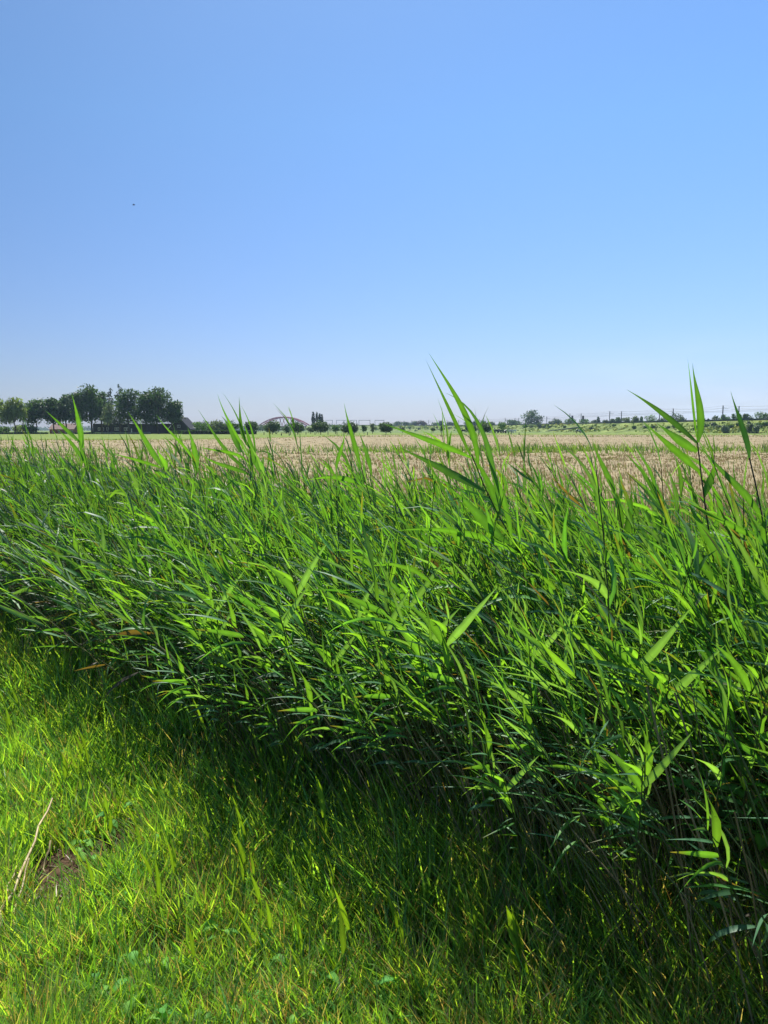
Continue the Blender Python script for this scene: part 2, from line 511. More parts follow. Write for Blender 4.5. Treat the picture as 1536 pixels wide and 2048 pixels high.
# ------------------------------------------------------------------ reeds
WIND = np.array([-0.97, 0.12, 0.0])
EDGE = 2.88                      # the reed bed begins at x + y = EDGE
WIDTH = 3.3

def gen_reeds(bx, by, H, lean, nleaf, r, K=7, LK=4, big=1.0, low=0.40):
    """stems and leaves of N reeds; returns per-reed arrays."""
    N = len(bx)
    jit = np.stack([r.normal(0, 0.22, N), r.normal(0, 0.20, N), np.zeros(N)], -1)
    P = np.zeros((N, K, 3)); P[:, 0, 0] = bx; P[:, 0, 1] = by; P[:, 0, 2] = -0.03
    D = np.zeros((N, K, 3))
    up = np.array([0, 0, 1.0])
    for k in range(K):
        t = k / (K - 1)
        D[:, k] = norm(up[None] + WIND[None] * (lean * (0.25 + 1.1 * t))[:, None] + jit * (1 + t))
        if k: P[:, k] = P[:, k - 1] + norm(D[:, k] + D[:, k - 1]) * (H / (K - 1))[:, None]
    # leaves
    L = nleaf
    tl = (low + (1 - low) * np.linspace(0, 1, L) ** 0.85)[None, :] + r.normal(0, 0.012, (N, L))
    tl = np.clip(tl, 0.05, 1.0)
    fi = tl * (K - 1); i0 = np.minimum(fi.astype(int), K - 2); fr = (fi - i0)[..., None]
    ar = np.arange(N)[:, None]
    B = P[ar, i0] * (1 - fr) + P[ar, i0 + 1] * fr
    SD = norm(D[ar, i0] * (1 - fr) + D[ar, i0 + 1] * fr)
    side = norm(np.cross(WIND, up))
    alt = (np.arange(L) % 2 * 2 - 1)[None, :, None]
    frac = np.linspace(0, 1, L)[None, :, None]
    spread = r.normal(0, 0.38, (N, L, 3))
    wf0 = r.uniform(-0.5, 1.3, (N, L, 1)); wf1 = r.uniform(-0.1, 1.4, (N, L, 1)) + 0.3 * frac
    d0 = norm(SD * (0.45 + 1.2 * frac ** 2) + (WIND * 0.6 * wf0 + side * alt * 0.45) * (1.2 - frac) + spread * 0.5)
    rise = r.normal(-0.05, 0.34, (N, L, 1)) * (1 - frac * 0.3) + frac ** 4 * 1.0
    d1 = norm(WIND * wf1 * (1.0 - 0.5 * frac ** 2) + side * alt * 0.30 * (1 - frac) + up * rise + SD * frac ** 2 * 0.6 + spread * 0.9)
    length = big * (0.105 + 0.135 * np.sin(np.pi * np.clip(frac[..., 0] * 0.85 + 0.12, 0, 1))) * (0.7 + 0.9 * r.random((N, L)) ** 1.6) * (H / 1.3)[:, None] ** 0.5
    LP = np.zeros((N, L, LK, 3)); LD = np.zeros((N, L, LK, 3)); LP[:, :, 0] = B
    for k in range(LK):
        t = (k / (LK - 1)) ** 0.9
        LD[:, :, k] = norm(d0 * (1 - t) + d1 * t - up * 0.10 * t * t)
        if k: LP[:, :, k] = LP[:, :, k - 1] + norm(LD[:, :, k] + LD[:, :, k - 1]) * (length / (LK - 1))[..., None]
    q = norm(up * 0.9 + r.normal(0, 0.8, (N, L, 3)))
    tw = r.normal(0, 0.5, (N, L, 1))
    LS = np.zeros_like(LP)
    for k in range(LK):
        qq = norm(q + tw * side * (k / (LK - 1)))
        LS[:, :, k] = norm(np.cross(LD[:, :, k], qq))
    LU = np.cross(LS, LD)
    prof = np.interp(np.linspace(0, 1, LK), [0, .14, .32, .55, .78, 1], [.45, .85, 1, .78, .40, .03])
    LW = big * ((0.0040 + 0.0072 * r.random((N, L)) ** 2.0) * (0.75 + 0.5 * np.sin(np.pi * frac[..., 0])))[..., None] * prof
    tone = r.random((N, L, 1)); hue = r.random((N, L, 1))
    col = (np.array([0.042, 0.160, 0.050]) * (1 - hue) + np.array([0.090, 0.240, 0.050]) * hue) * (0.7 + 0.6 * tone)
    glau = r.random((N, L, 1)) < 0.3
    col = np.where(glau, np.array([0.068, 0.175, 0.088]) * (0.8 + 0.5 * tone), col)
    LC = np.repeat(col[:, :, None, :], LK, axis=2)
    tipdry = (r.random((N, L, 1)) < 0.05)
    LC[:, :, -1] = np.where(tipdry, np.array([0.10, 0.095, 0.055]), LC[:, :, -1])
    yl = (r.random((N, L, 1)) < 0.09)
    LC[:, :, -2] = np.where(yl, np.array([0.085, 0.13, 0.04]), LC[:, :, -2])
    LC[:, :, -1] = np.where(yl, np.array([0.13, 0.125, 0.06]), LC[:, :, -1])
    dead = (r.random((N, L)) < 0.22 * (1 - frac[..., 0]) ** 3)
    LC[dead] = np.array([0.085, 0.075, 0.05])
    sc = np.zeros((N, K, 3))
    tt = np.linspace(0, 1, K)[None, :, None]
    straw = r.random((N, 1, 1))
    low = np.array([0.26, 0.22, 0.11]) * (0.4 + straw)
    sc[:] = low * (1 - tt) ** 1.5 + np.array([0.055, 0.085, 0.03]) * (1 - (1 - tt) ** 1.5)
    rad = np.interp(np.linspace(0, 1, K), [0, 0.6, 1], [0.0030, 0.0024, 0.0014])[None, :] * r.uniform(0.85, 1.2, (N, 1))
    return P, rad, sc, LP, LS, LW, LC, LU

# all the places where a reed stands
def reed_sites():
    xs, ys = [], []
    NC = 19500
    A = rng.uniform(-15.0, 3.4, NC)          # along the bed (coordinate x - y)/2 style
    T = rng.random(NC)
    s = EDGE + WIDTH * T ** 1.1                # x + y
    # along-bed coordinate: a = x ; y = s - x
    X = A * 1.0
    Y = s - X
    edge_wobble = 0.10 * np.sin(X * 1.9) + 0.06 * np.sin(X * 4.7 + 1)
    Y = Y + edge_wobble - np.interp(X, [-.2, 1.0], [0, 0.30])
    # density: keep fewer far away (they hide each other) and none outside a margin round the view
    ratio = X / np.maximum(Y, 0.1)
    ok = (ratio > -0.72) & (Y > 0.6) & (np.hypot(X, Y) < 17)
    d = np.hypot(X, Y)
    ok &= d > 2.1
    pk = np.interp(d, [0, 3.5, 6, 9, 17], [1, 1, 0.62, 0.5, 0.38])
    ok &= rng.random(NC) < pk
    return X[ok], Y[ok]
RX, RY = reed_sites()
RS = RX + RY - EDGE
RH = rng.normal(1.06, 0.12, len(RX)) + np.where(rng.random(len(RX)) < 0.14, rng.uniform(0.08, 0.26, len(RX)), 0)
RH = np.clip(RH, 0.65, 1.5)
RH *= np.interp(RS, [0, 0.6, 2.3, 3.25], [0.88, 1.03, 1.07, 0.84])
RL = np.clip(rng.normal(0.42, 0.24, len(RX)), 0.0, 1.2) + np.interp(RS, [0, 0.5, 1.2], [0.08, 0.04, 0]) 
RL *= np.interp(RX, [-5, -2, 1], [0.22, 0.40, 0.68]) * (0.75 + 0.5 * (np.sin(RX * 3.1 + 2 * np.sin(RY * 1.7)) * 0.5 + 0.5))
RH *= (1 + 0.22 * RL)            # leaning stems are as long, reach a little lower
px, py, dp = project(RX, RY, np.full(len(RX), 0.8))
inframe = (px > -40) & (px < 1580) & (dp > 0.5)
dist = np.where(inframe, np.hypot(RX, RY) + RS * 1.2, 1e9)
order = np.argsort(dist)
NIND = 282
ind = order[:NIND]
rest = np.setdiff1d(np.arange(len(RX)), ind)

def reed_stuff():
    r = np.random.default_rng(21)
    q = QM(); sq = QM()
    far_ = np.hypot(RX[rest], RY[rest]) > 5.6
    for mask, fold in ((~far_, True), (far_, False)):
        I = rest[mask]
        P, rad, sc, LP, LS, LW, LC, LU = gen_reeds(RX[I], RY[I], RH[I], RL[I], 13, r, 5)
        n = LP.shape[0] * LP.shape[1]
        K = LP.shape[2]
        q.add(strips(LP.reshape(n, K, 3), LS.reshape(n, K, 3), LW.reshape(n, K) * (1.0 if fold else 1.1), LC.reshape(n, K, 3), LU.reshape(n, K, 3) if fold else None, 0.22))
        sq.add(tubes(P, rad, sc, 3))
    o = q.build('reeds', M['reed'])
    tag(o, 'dense mass of green reeds filling the bed between the mown verge and the hay field', 'reeds', kind='stuff')
    so = sq.build('stems', M['reed_stem'], o); so['kind'] = 'stuff'
    return o
reed_root = reed_stuff()

PROTO_G = 'reed stalks at the near side of the reed bed'
protos = []
def make_proto(seed, H, lean, nleaf):
    r = np.random.default_rng(seed)
    P, rad, sc, LP, LS, LW, LC, LU = gen_reeds(np.zeros(1), np.zeros(1), np.array([H]), np.array([lean]), nleaf, r, K=9, LK=7, big=0.92, low=0.52)
    root = empty('reed')
    st = QM().add(tubes(P, rad, sc, 5)).build('stem', M['reed_stem'], root)
    for j in range(nleaf):
        QM().add(strips(LP[:, j], LS[:, j], LW[:, j], LC[:, j], LU[:, j], 0.25)).build('leaf', M['reed'], root)
    return root
for i in range(14):
    protos.append(make_proto(100 + i, 1.10 + 0.05 * (i % 7), 0.16 + 0.10 * (i % 6), 11 + i % 4))

def copy_tree(root):
    c = root.copy(); COL.objects.link(c)
    for ch in root.children:
        k = ch.copy(); COL.objects.link(k); k.parent = c
    return c
proto_lean = [0.16 + 0.10 * (i % 6) for i in range(14)]
used = [False] * 14
for n_, i in enumerate(ind):
    cand = int(np.argmin([abs(proto_lean[k] - RL[i]) + random.random() * 0.35 for k in range(14)]))
    if not used[cand]:
        o = protos[cand]; used[cand] = True
    else:
        o = copy_tree(protos[cand])
    o.location = (RX[i], RY[i], 0)
    o.rotation_euler = (random.gauss(0, 0.05), random.gauss(0, 0.05), random.gauss(0, 0.30))
    s = RH[i] / (1.10 + 0.05 * (cand % 7))
    o.scale = (s, s, s)
    tag(o, 'slender green reed stalk with wind-blown leaves at the front of the reed bed', 'reed', PROTO_G)
for k in range(14):
    if not used[k]:
        for ch in list(protos[k].children): bpy.data.objects.remove(ch)
        bpy.data.objects.remove(protos[k])

# tall reeds that stand out against the hay and the sky, each modelled after its own pose
def curve(pts, K):
    pts = np.array([list(p) for p in pts], float)
    seg = np.linalg.norm(np.diff(pts, axis=0), axis=1)
    t = np.concatenate([[0], np.cumsum(seg)]) / seg.sum()
    # smooth by fitting a low polynomial through the points
    deg = min(3, len(pts) - 1)
    tt = np.linspace(0, 1, K)
    out = np.stack([np.polyval(np.polyfit(t, pts[:, a], deg), tt) for a in range(3)], -1)
    off0, off1 = pts[0] - out[0], pts[-1] - out[-1]
    return out + off0 * (1 - tt)[:, None] + off1 * tt[:, None]

def hero(label, Y, stem, basex, leaves, seed=0):
    r = np.random.default_rng(seed)
    bz = Vector((xat(basex, Y), Y, 0))
    pts = [at(x, y, Y) for x, y in stem]
    mid = Vector((bz.x * 0.55 + pts[-1].x * 0.45, Y, pts[-1].z * 0.5))
    allp = [bz, mid] + pts[::-1]
    K = 14
    P = np.array([list(p) for p in allp], float)
    zt = np.linspace(0, P[-1, 2], K)
    S = np.stack([np.interp(zt, P[:, 2], P[:, 0]), np.interp(zt, P[:, 2], P[:, 1]), zt], -1)
    S[1:-1, 0] = (S[:-2, 0] + 2 * S[1:-1, 0] + S[2:, 0]) / 4
    root = empty('reed', bz)
    tag(root, label, 'reed')
    S = S - np.array(list(bz))
    rad = np.interp(np.linspace(0, 1, K), [0, .6, 1], [.0036, .0030, .0022])[None]
    sc = np.tile(np.array([0.035, 0.045, 0.02]), (1, K, 1))
    QM().add(tubes(S[None], rad, sc, 6)).build('stem', M['reed_stem'], root)
    for pxs, wpx, face in leaves:
        dz = r.normal(0, 0.05)
        n = len(pxs)
        pp = [at(x, y, Y + dz * i / (n - 1)) - bz for i, (x, y) in enumerate(pxs)]
        LK = 14
        C = curve(pp, LK)[None]
        D = norm(np.gradient(C, axis=1))
        view = norm(np.array([[0.0, 1.0, -0.1]]))
        b = np.cross(D, view)                   # in the picture plane
        a_ = face + np.linspace(-0.35, 0.35, LK)[None, :, None] * r.choice([-1, 1])
        Sd = norm(b * np.cos(a_) + view * np.sin(a_))
        U = np.cross(Sd, D)
        prof = np.interp(np.linspace(0, 1, LK), [0, .08, .28, .5, .78, .93, 1], [.30, .6, 1, .85, .32, .10, .02])
        W = (wpx * 0.5 * Y / F) * prof[None]
        tone = r.uniform(0.8, 1.15)
        col = np.array([[0.048, 0.155, 0.036]]) * tone
        QM().add(strips(C, Sd, W, col, U, 0.25)).build('leaf', M['reed'], root)
    return root

hero('tallest reed in the middle, its long bladed top rising furthest into the sky', 2.9,
     [(943, 909), (953, 938), (972, 985), (995, 1031), (1006, 1055), (1085, 1170)], 1300,
     [([(941, 912), (925, 876), (906, 836), (880, 780), (850, 716)], 9, 0.7),
      ([(956, 938), (951, 905), (950, 875), (930, 826), (909, 792), (875, 729), (857, 705)], 13, 0.2),
      ([(943, 916), (906, 901), (859, 880), (815, 866), (766, 847)], 13, 0.3),
      ([(971, 982), (932, 961), (880, 935), (828, 909), (794, 893)], 17, -0.2),
      ([(1000, 1018), (989, 940), (974, 888), (952, 838), (925, 800), (892, 786)], 14, -0.4),
      ([(1018, 1086), (971, 1044), (932, 1005), (896, 974)], 22, 0.0),
      ([(996, 1031), (985, 990), (972, 955), (955, 930), (930, 890)], 16, 0.8),
      ([(1022, 1090), (1010, 1010), (985, 940), (960, 880)], 12, 0.1),
      ([(1040, 1110), (960, 1075), (880, 1060), (790, 1062)], 16, 0.5)], 1)
hero('upright reed at right, its dark spear leaf pointing up and blades streaming left', 2.6,
     [(1395, 885), (1396, 916), (1402, 950), (1409, 1007), (1412, 1028), (1432, 1150)], 1540,
     [([(1395, 885), (1401, 845), (1399, 805), (1390, 765), (1385, 726)], 15, 0.15),
      ([(1394, 880), (1387, 825), (1381, 765), (1375, 716)], 6, 0.9),
      ([(1396, 887), (1370, 864), (1331, 830), (1292, 804), (1253, 779)], 13, 0.0),
      ([(1395, 903), (1378, 893), (1344, 869), (1313, 846)], 18, 0.1),
      ([(1402, 947), (1370, 919), (1334, 887), (1290, 846)], 17, 0.7),
      ([(1408, 994), (1417, 966), (1425, 945), (1427, 926)], 20, 0.9),
      ([(1420, 1060), (1440, 1010), (1425, 975), (1403, 947)], 11, 0.5)], 2)
hero('reed at the right picture edge with one thin bright leaf above the hay', 2.45,
     [(1499, 916), (1513, 968), (1524, 1025), (1532, 1078), (1538, 1117), (1556, 1240)], 1640,
     [([(1499, 916), (1490, 869), (1477, 830), (1461, 781)], 12, 0.1),
      ([(1524, 1036), (1495, 994), (1448, 945), (1396, 887)], 15, 0.0),
      ([(1532, 1085), (1480, 1060), (1420, 1030), (1350, 985)], 13, 0.6),
      ([(1536, 1110), (1528, 1070), (1530, 1035), (1545, 1000)], 13, 0.0)], 3)
hero('reed standing in front of the farm trees, its bright top leaf crossing them', 5.8,
     [(167, 896), (171, 915), (177, 943), (184, 990)], 215,
     [([(167, 896), (159, 857), (151, 818), (143, 787)], 11, 0.0),
      ([(159, 884), (130, 857), (91, 821)], 8, 0.1),
      ([(167, 922), (146, 891), (112, 855)], 9, 0.2),
      ([(164, 898), (165, 857), (152, 805)], 5, 0.9),
      ([(177, 943), (168, 915), (160, 890), (158, 862)], 9, 0.0)], 4)
hero('bushy topped reed left of the arch bridge with several blades fanned upward', 4.45,
     [(500, 900), (504, 936), (512, 975), (530, 1040)], 600,
     [([(495, 913), (477, 879), (456, 840), (435, 788)], 7, 0.3),
      ([(492, 890), (464, 814), (443, 783)], 4, 0.5),
      ([(500, 897), (485, 866), (480, 832), (478, 793)], 8, 0.1),
      ([(510, 926), (508, 884), (500, 850), (482, 811)], 6, 0.6),
      ([(521, 945), (508, 915), (498, 879), (485, 842)], 13, 0.0),
      ([(482, 905), (475, 892), (464, 866), (443, 832)], 12, 0.1)], 5)
hero('reed with long leaves sweeping left, between the farm and the arch bridge', 4.5,
     [(495, 939), (506, 965), (520, 1010)], 575,
     [([(495, 939), (477, 926), (446, 894), (425, 863), (396, 819)], 8, 0.2),
      ([(503, 935), (477, 912), (438, 902), (399, 893)], 10, 0.8),
      ([(500, 950), (470, 938), (430, 925), (395, 902)], 9, 0.3)], 6)
hero('reed in front of the long barn, its dark leaf slanting up to the left', 5.2,
     [(326, 933), (333, 950), (345, 985)], 390,
     [([(328, 936), (302, 901), (281, 865), (255, 823)], 12, 0.2),
      ([(322, 935), (260, 917), (214, 904)], 8, 0.7),
      ([(331, 941), (328, 925), (323, 917), (315, 891)], 12, 0.4),
      ([(338, 955), (320, 948), (302, 935)], 10, 0.3)], 7)
hero('reed by the gabled barn with one thin blade and one broad upright blade', 5.0,
     [(391, 930), (394, 950), (402, 990)], 440,
     [([(391, 930), (370, 896), (346, 870), (312, 828)], 7, 0.3),
      ([(394, 945), (391, 917), (385, 886), (375, 855)], 13, 0.1)], 8)
hero('reed under the row of pollard willows with a pair of narrow upright blades', 3.8,
     [(722, 934), (730, 960), (745, 1010)], 800,
     [([(722, 936), (709, 889), (698, 850), (688, 806)], 10, 0.1),
      ([(743, 950), (730, 897), (717, 863)], 9, 0.1),
      ([(735, 975), (700, 960), (660, 955), (610, 962)], 11, 0.4)], 9)
hero('dark bladed reed leaning right, just left of the pair of upright blades', 3.9,
     [(672, 939), (670, 960), (672, 1000)], 700,
     [([(672, 941), (676, 915), (684, 892), (689, 866)], 10, 0.4),
      ([(670, 955), (655, 930), (640, 915)], 7, 0.3)], 10)
hero('reed low at far right centre with a tall tapering green blade over the hay', 3.0,
     [(1232, 985), (1238, 1030), (1252, 1090)], 1330,
     [([(1234, 1000), (1215, 950), (1198, 915), (1184, 876)], 12, 0.1),
      ([(1244, 1060), (1235, 1000), (1215, 955)], 12, 0.5),
      ([(1250, 1085), (1257, 1040), (1262, 1000), (1261, 965)], 16, 0.9)], 11)
hero('thick bladed reed at right of centre, its yellow-green leaf pointing up-left', 2.5,
     [(1440, 1130), (1452, 1180), (1470, 1240)], 1600,
     [([(1444, 1135), (1420, 1080), (1395, 1040), (1375, 1000)], 20, 0.1),
      ([(1452, 1180), (1400, 1120), (1375, 1060)], 18, 0.3),
      ([(1470, 1230), (1380, 1200), (1280, 1150), (1190, 1120)], 20, 0.7)], 12)

# ------------------------------------------------------------------ small shoots of reed poking from the hay and from the verge
def shoots_into_hay():
    N = 2600
    X = rng.uniform(-14, 6, N)
    s = EDGE + WIDTH - 0.2 + rng.exponential(0.85, N)
    Y = s - X
    ok = (X / np.maximum(Y, .1) > -0.7) & (Y > 2) & (X / np.maximum(Y, .1) < 0.75)
    X, Y, s = X[ok], Y[ok], s[ok]
    N = len(X)
    h = rng.uniform(0.55, 1.0, N)
    q = QM()
    for k in range(4):
        z = 0.15 + 0.14 * k + np.zeros(N)
        hh = h * rng.uniform(0.35, 0.55, N)
        tone = rng.random((N, 1))
        col = np.array([0.08, 0.18, 0.03]) * (0.8 + 0.5 * tone)
        q.add(blades(X + rng.normal(0, .01, N), Y + rng.normal(0, .01, N), h * (0.2 + 0.17 * k), hh, rng.uniform(.005, .010, N), col, 0.5, 5, 0.45, None, 0.5))
    q.add(blades(X, Y, np.zeros(N), h * 0.9, np.full(N, .0022), np.tile(np.array([[.07, .10, .035]]), (N, 1)), 0.1, 4, 0.15, None, 0.1))
    o = q.build('young_reeds', M['reed'])
    tag(o, 'thin scatter of shorter young reeds where the bed runs out into the hay', 'reeds', kind='stuff')
shoots_into_hay()

# green rough strip across the hay field
def green_strip():
    N = 11000
    d = rng.normal(0, 1, N) * 2.6 + 44
    u = rng.uniform(-0.72, 0.72, N)
    d = d + 6 * np.sin(u * 4) * 0.4 - 3 * u
    ok = rng.random(N) < np.clip(0.45 + 0.4 * np.sin(u * 9 + 0.5) + 0.7 * u, 0.22, 1)
    d, u = d[ok], u[ok]; N = len(d)
    X = u * d; Y = d
    h = rng.uniform(0.45, 1.0, N) * (0.8 + 0.2 * np.clip(u + .3, 0, 1))
    tone = rng.random((N, 1))
    col = np.array([0.075, 0.15, 0.045]) * (0.7 + 0.6 * tone)
    q = QM().add(blades(X, Y, np.full(N, 0.1), h, rng.uniform(.018, .036, N), col, 0.45, 4, 0.2))
    # second, fainter strip near the far edge of the field
    N = 8000
    u = rng.uniform(-0.7, 0.7, N); d = np.where(rng.random(N) < .6, 150 + rng.normal(0, 5, N), 190 + rng.normal(0, 3, N))
    X = u * d; ok = d < field_far(X); X = X[ok]; Y = d[ok]; N = len(X)
    col = np.array([0.09, 0.13, 0.04]) * (0.7 + 0.6 * rng.random((N, 1)))
    q.add(blades(X, Y, np.full(N, 0.1), rng.uniform(.35, .6, N), rng.uniform(.05, .10, N), col, 0.3, 4, 0.1))
    # on the left the hay ends in greener grass
    N = 22000
    u = rng.uniform(-0.72, -0.06, N); d = rng.uniform(58, 195, N)
    X = u * d; ok = (d < field_far(X) + 6) & (d > field_far(X) * rng.uniform(.6, 1, N)); X = X[ok]; Y = d[ok]; N = len(X)
    col = np.array([0.11, 0.15, 0.04]) * (0.7 + 0.6 * rng.random((N, 1)))
    q.add(blades(X, Y, np.full(N, 0.1), rng.uniform(.28, .48, N), rng.uniform(.04, .09, N), col, 0.3, 4, 0.1))
    o = q.build('rough_grass', M['grass'])
    tag(o, 'strip of tall rough green growth crossing the tan hay field', 'rough grass', kind='stuff')
green_strip()

# ------------------------------------------------------------------ the mown verge in the foreground
def bare(X, Y):                  # a few bare muddy spots
    m = np.ones(len(X))
    for cx, cy, rx, ry in BARE:
        m *= np.clip(((X - cx) / rx) ** 2 + ((Y - cy) / ry) ** 2 - 0.35, 0.03, 1)
    return m
BARE = []
for bpx, bpy_, rx, ry in ((150, 1745, .20, .19), (238, 1698, .12, .10), (105, 1820, .13, .11), (870, 1960, .10, .10), (300, 1930, .08, .08)):
    d_ = ray(bpx, bpy_); t_ = -CAMZ / d_.z
    BARE.append((d_.x * t_, d_.y * t_, rx, ry))

def pnoise(X, Y, f, ph=0.0):
    return (np.sin(X * f + 1.7 * np.sin(Y * f * 0.7 + ph)) * np.cos(Y * f * 1.1 + 1.3 * np.sin(X * f * 0.6 + ph * 2)) + 1) / 2

def verge_grass():
    q = QM()
    # distribute with density falling off with distance
    N = 205000
    inv = rng.uniform(1 / 9.5 ** 0.7, 1 / 1.55 ** 0.7, N)
    Y = (1 / inv) ** (1 / 0.7)
    X = rng.uniform(-0.66, 0.66, N) * Y + rng.normal(0, .05, N)
    s = X + Y
    ok = (s < EDGE + 0.75 + rng.normal(0, 0.2, N))
    ok &= rng.random(N) < bare(X, Y)
    ok &= rng.random(N) < 0.45 + 0.55 * pnoise(X, Y, 7.0, 0.6)
    X, Y, s = X[ok], Y[ok], s[ok]; N = len(X)
    dist = np.hypot(X, Y)
    edge = np.clip((s - (EDGE - 0.9)) / 0.9, 0, 1)
    clump = pnoise(X, Y, 11.0) * 0.5 + pnoise(X, Y, 3.1, 2.0) * 0.5
    h = (0.045 + 0.14 * clump ** 1.5 + 0.13 * rng.random(N) ** 1.8) * (1 + 1.5 * edge * rng.random(N))
    w = rng.uniform(0.0014, 0.0038, N) * np.interp(dist, [1.5, 4, 9], [1, 1.35, 2.3])
    tone = rng.random((N, 1)); hue = rng.random((N, 1))
    g = (np.array([0.075, 0.22, 0.045]) * (1 - hue) + np.array([0.225, 0.36, 0.06]) * hue) * (0.60 + 1.15 * tone)
    dry = np.array([0.34, 0.31, 0.20]) * (0.6 + 0.7 * tone)
    red = np.array([0.20, 0.145, 0.09]) * (0.7 + 0.6 * tone)
    pd = 0.11 + 0.27 * np.clip(1 - (Y - 2.0) / 0.65, 0, 1) + 0.22 * (pnoise(X, Y, 4.3, 4.0) > 0.72)
    rr = rng.random(N)
    col = np.where((rr < pd * 0.62)[:, None], dry, np.where((rr < pd)[:, None], red, g))
    isdry = rr < pd
    w = np.where(isdry, w * 0.6, w)
    q.add(blades(X, Y, np.full(N, -0.01), h, w, col, 0.5, 4, 0.10, None, 0.33))
    o = q.build('grass', M['grass'])
    tag(o, 'sunlit uneven green grass of the verge with dry blades mixed in', 'grass', kind='stuff')
    # broader blades, bent over
    N = 26000
    inv = rng.uniform(1 / 8.5 ** 1.2, 1 / 1.55 ** 1.2, N)
    Y = (1 / inv) ** (1 / 1.2); X = rng.uniform(-0.66, 0.66, N) * Y; s = X + Y
    ok = (s < EDGE + 0.4) & (rng.random(N) < bare(X, Y)) & (rng.random(N) < 0.2 + 0.8 * pnoise(X, Y, 5.0, 1.0))
    X, Y, s = X[ok], Y[ok], s[ok]; N = len(X)
    h = rng.uniform(0.10, 0.24, N) * (1 + 0.9 * np.clip((s - (EDGE - 1.1)) / 1.0, 0, 1) * rng.random(N)); w = rng.uniform(0.0022, 0.0045, N)
    col = (np.array([0.080, 0.24, 0.05]) + rng.random((N, 1)) * np.array([0.10, 0.10, 0.0])) * (0.8 + 0.4 * rng.random((N, 1)))
    q2 = QM().add(blades(X, Y, np.full(N, -0.01), h, w, col, 0.9, 6, 0.12, None, 0.40))
    # thatch lying on the soil
    N = 26000
    inv = rng.uniform(1 / 6.0, 1 / 1.55, N); Y = 1 / inv; X = rng.uniform(-0.66, 0.66, N) * Y
    ok = X + Y < EDGE + 1.0; X, Y = X[ok], Y[ok]; N = len(X)
    a = rng.uniform(0, 2 * math.pi, N); L = rng.uniform(0.03, 0.12, N)
    D = np.stack([np.cos(a), np.sin(a), rng.normal(0.0, 0.15, N)], -1)
    B = np.stack([X, Y, rng.uniform(0.004, 0.03, N)], -1)
    P = np.stack([B, B + D * L[:, None] * .5, B + D * L[:, None]], 1)
    P[..., 2] = np.maximum(P[..., 2], 0.004)
    S = np.stack([-np.sin(a), np.cos(a), np.zeros(N)], -1)[:, None].repeat(3, 1)
    W = (rng.uniform(.0008, .002, N))[:, None] * np.array([[.7, 1, .2]])
    col = np.array([0.22, 0.15, 0.07]) * rng.uniform(.3, 1.3, (N, 1))
    q2.add(strips(P, S, W, col))
    o2 = q2.build('coarse_grass', M['grass'])
    tag(o2, 'broader arching grass blades and dead straw litter of the verge', 'grass', kind='stuff')
    # reddish-brown tufts of dead stems
    q3 = QM()
    cx, cy = [], []
    for _ in range(130):
        yy = 1 / rng.uniform(1 / 6.0, 1 / 1.8); xx = rng.uniform(-0.55, 0.5) * yy
        if xx + yy < EDGE + 0.2 and xx + yy > (1.6 if rng.random() < .5 else 2.2): cx.append(xx); cy.append(yy)
    cx, cy = np.array(cx), np.array(cy)
    n = 34
    X = np.repeat(cx, n) + rng.normal(0, .035, len(cx) * n); Y = np.repeat(cy, n) + rng.normal(0, .035, len(cx) * n); N = len(X)
    col = np.where(rng.random((N, 1)) < .5, np.array([0.17, 0.10, 0.08]), np.array([0.24, 0.19, 0.14])) * rng.uniform(.6, 1.2, (N, 1))
    q3.add(blades(X, Y, np.full(N, -0.01), rng.uniform(.08, .22, N), rng.uniform(.0008, .0018, N), col, .4, 4, .08, None, .35))
    o3 = q3.build('dead_grass', M['grass'])
    tag(o3, 'thin reddish-brown tufts of dead grass in the verge', 'dead grass', kind='stuff')
verge_grass()

def weeds():
    """low broadleaf plants: rosettes and short leafy stalks"""
    n = 900
    Y = 1 / rng.uniform(1 / 6.5, 1 / 1.7, n); X = rng.uniform(-.6, .5, n) * Y
    ok = (X + Y < EDGE + .3) & (rng.random(n) < .3 + .7 * pnoise(X, Y, 2.3, 3.0)); X, Y = X[ok], Y[ok]; n = len(X)
    L = 9
    az = rng.uniform(0, 6.28, (n, L)); el = rng.uniform(.1, 1.0, (n, L))
    hgt = rng.uniform(.01, .13, (n, 1)) * np.linspace(.2, 1, L)[None]
    B = np.stack([X[:, None] + .01 * np.cos(az), Y[:, None] + .01 * np.sin(az), hgt], -1).reshape(-1, 3)
    D = np.stack([np.cos(az) * np.cos(el), np.sin(az) * np.cos(el), np.sin(el)], -1).reshape(-1, 3)
    N = len(B); ln = rng.uniform(.025, .06, N)
    K = 5; P = np.zeros((N, K, 3)); P[:, 0] = B
    for k in range(1, K):
        P[:, k] = P[:, k - 1] + norm(D - np.array([0, 0, .35]) * k) * (ln / (K - 1))[:, None]
    S = norm(np.cross(D, np.array([0, 0, 1.0]) + rng.normal(0, .25, (N, 3))))[:, None].repeat(K, 1)
    W = (ln * rng.uniform(.18, .34, N))[:, None] * np.array([[.25, .9, 1, .7, .05]])
    U = np.cross(S, norm(np.gradient(P, axis=1)))
    col = (np.array([.075, .22, .05]) + rng.random((N, 1)) * np.array([.08, .10, .01])) * rng.uniform(.8, 1.2, (N, 1))
    q = QM().add(strips(P, S, W, col, U, .25))
    tag(q.build('weeds', M['weed']), 'low broad-leaved weeds scattered through the verge grass', 'weeds', kind='stuff')
weeds()

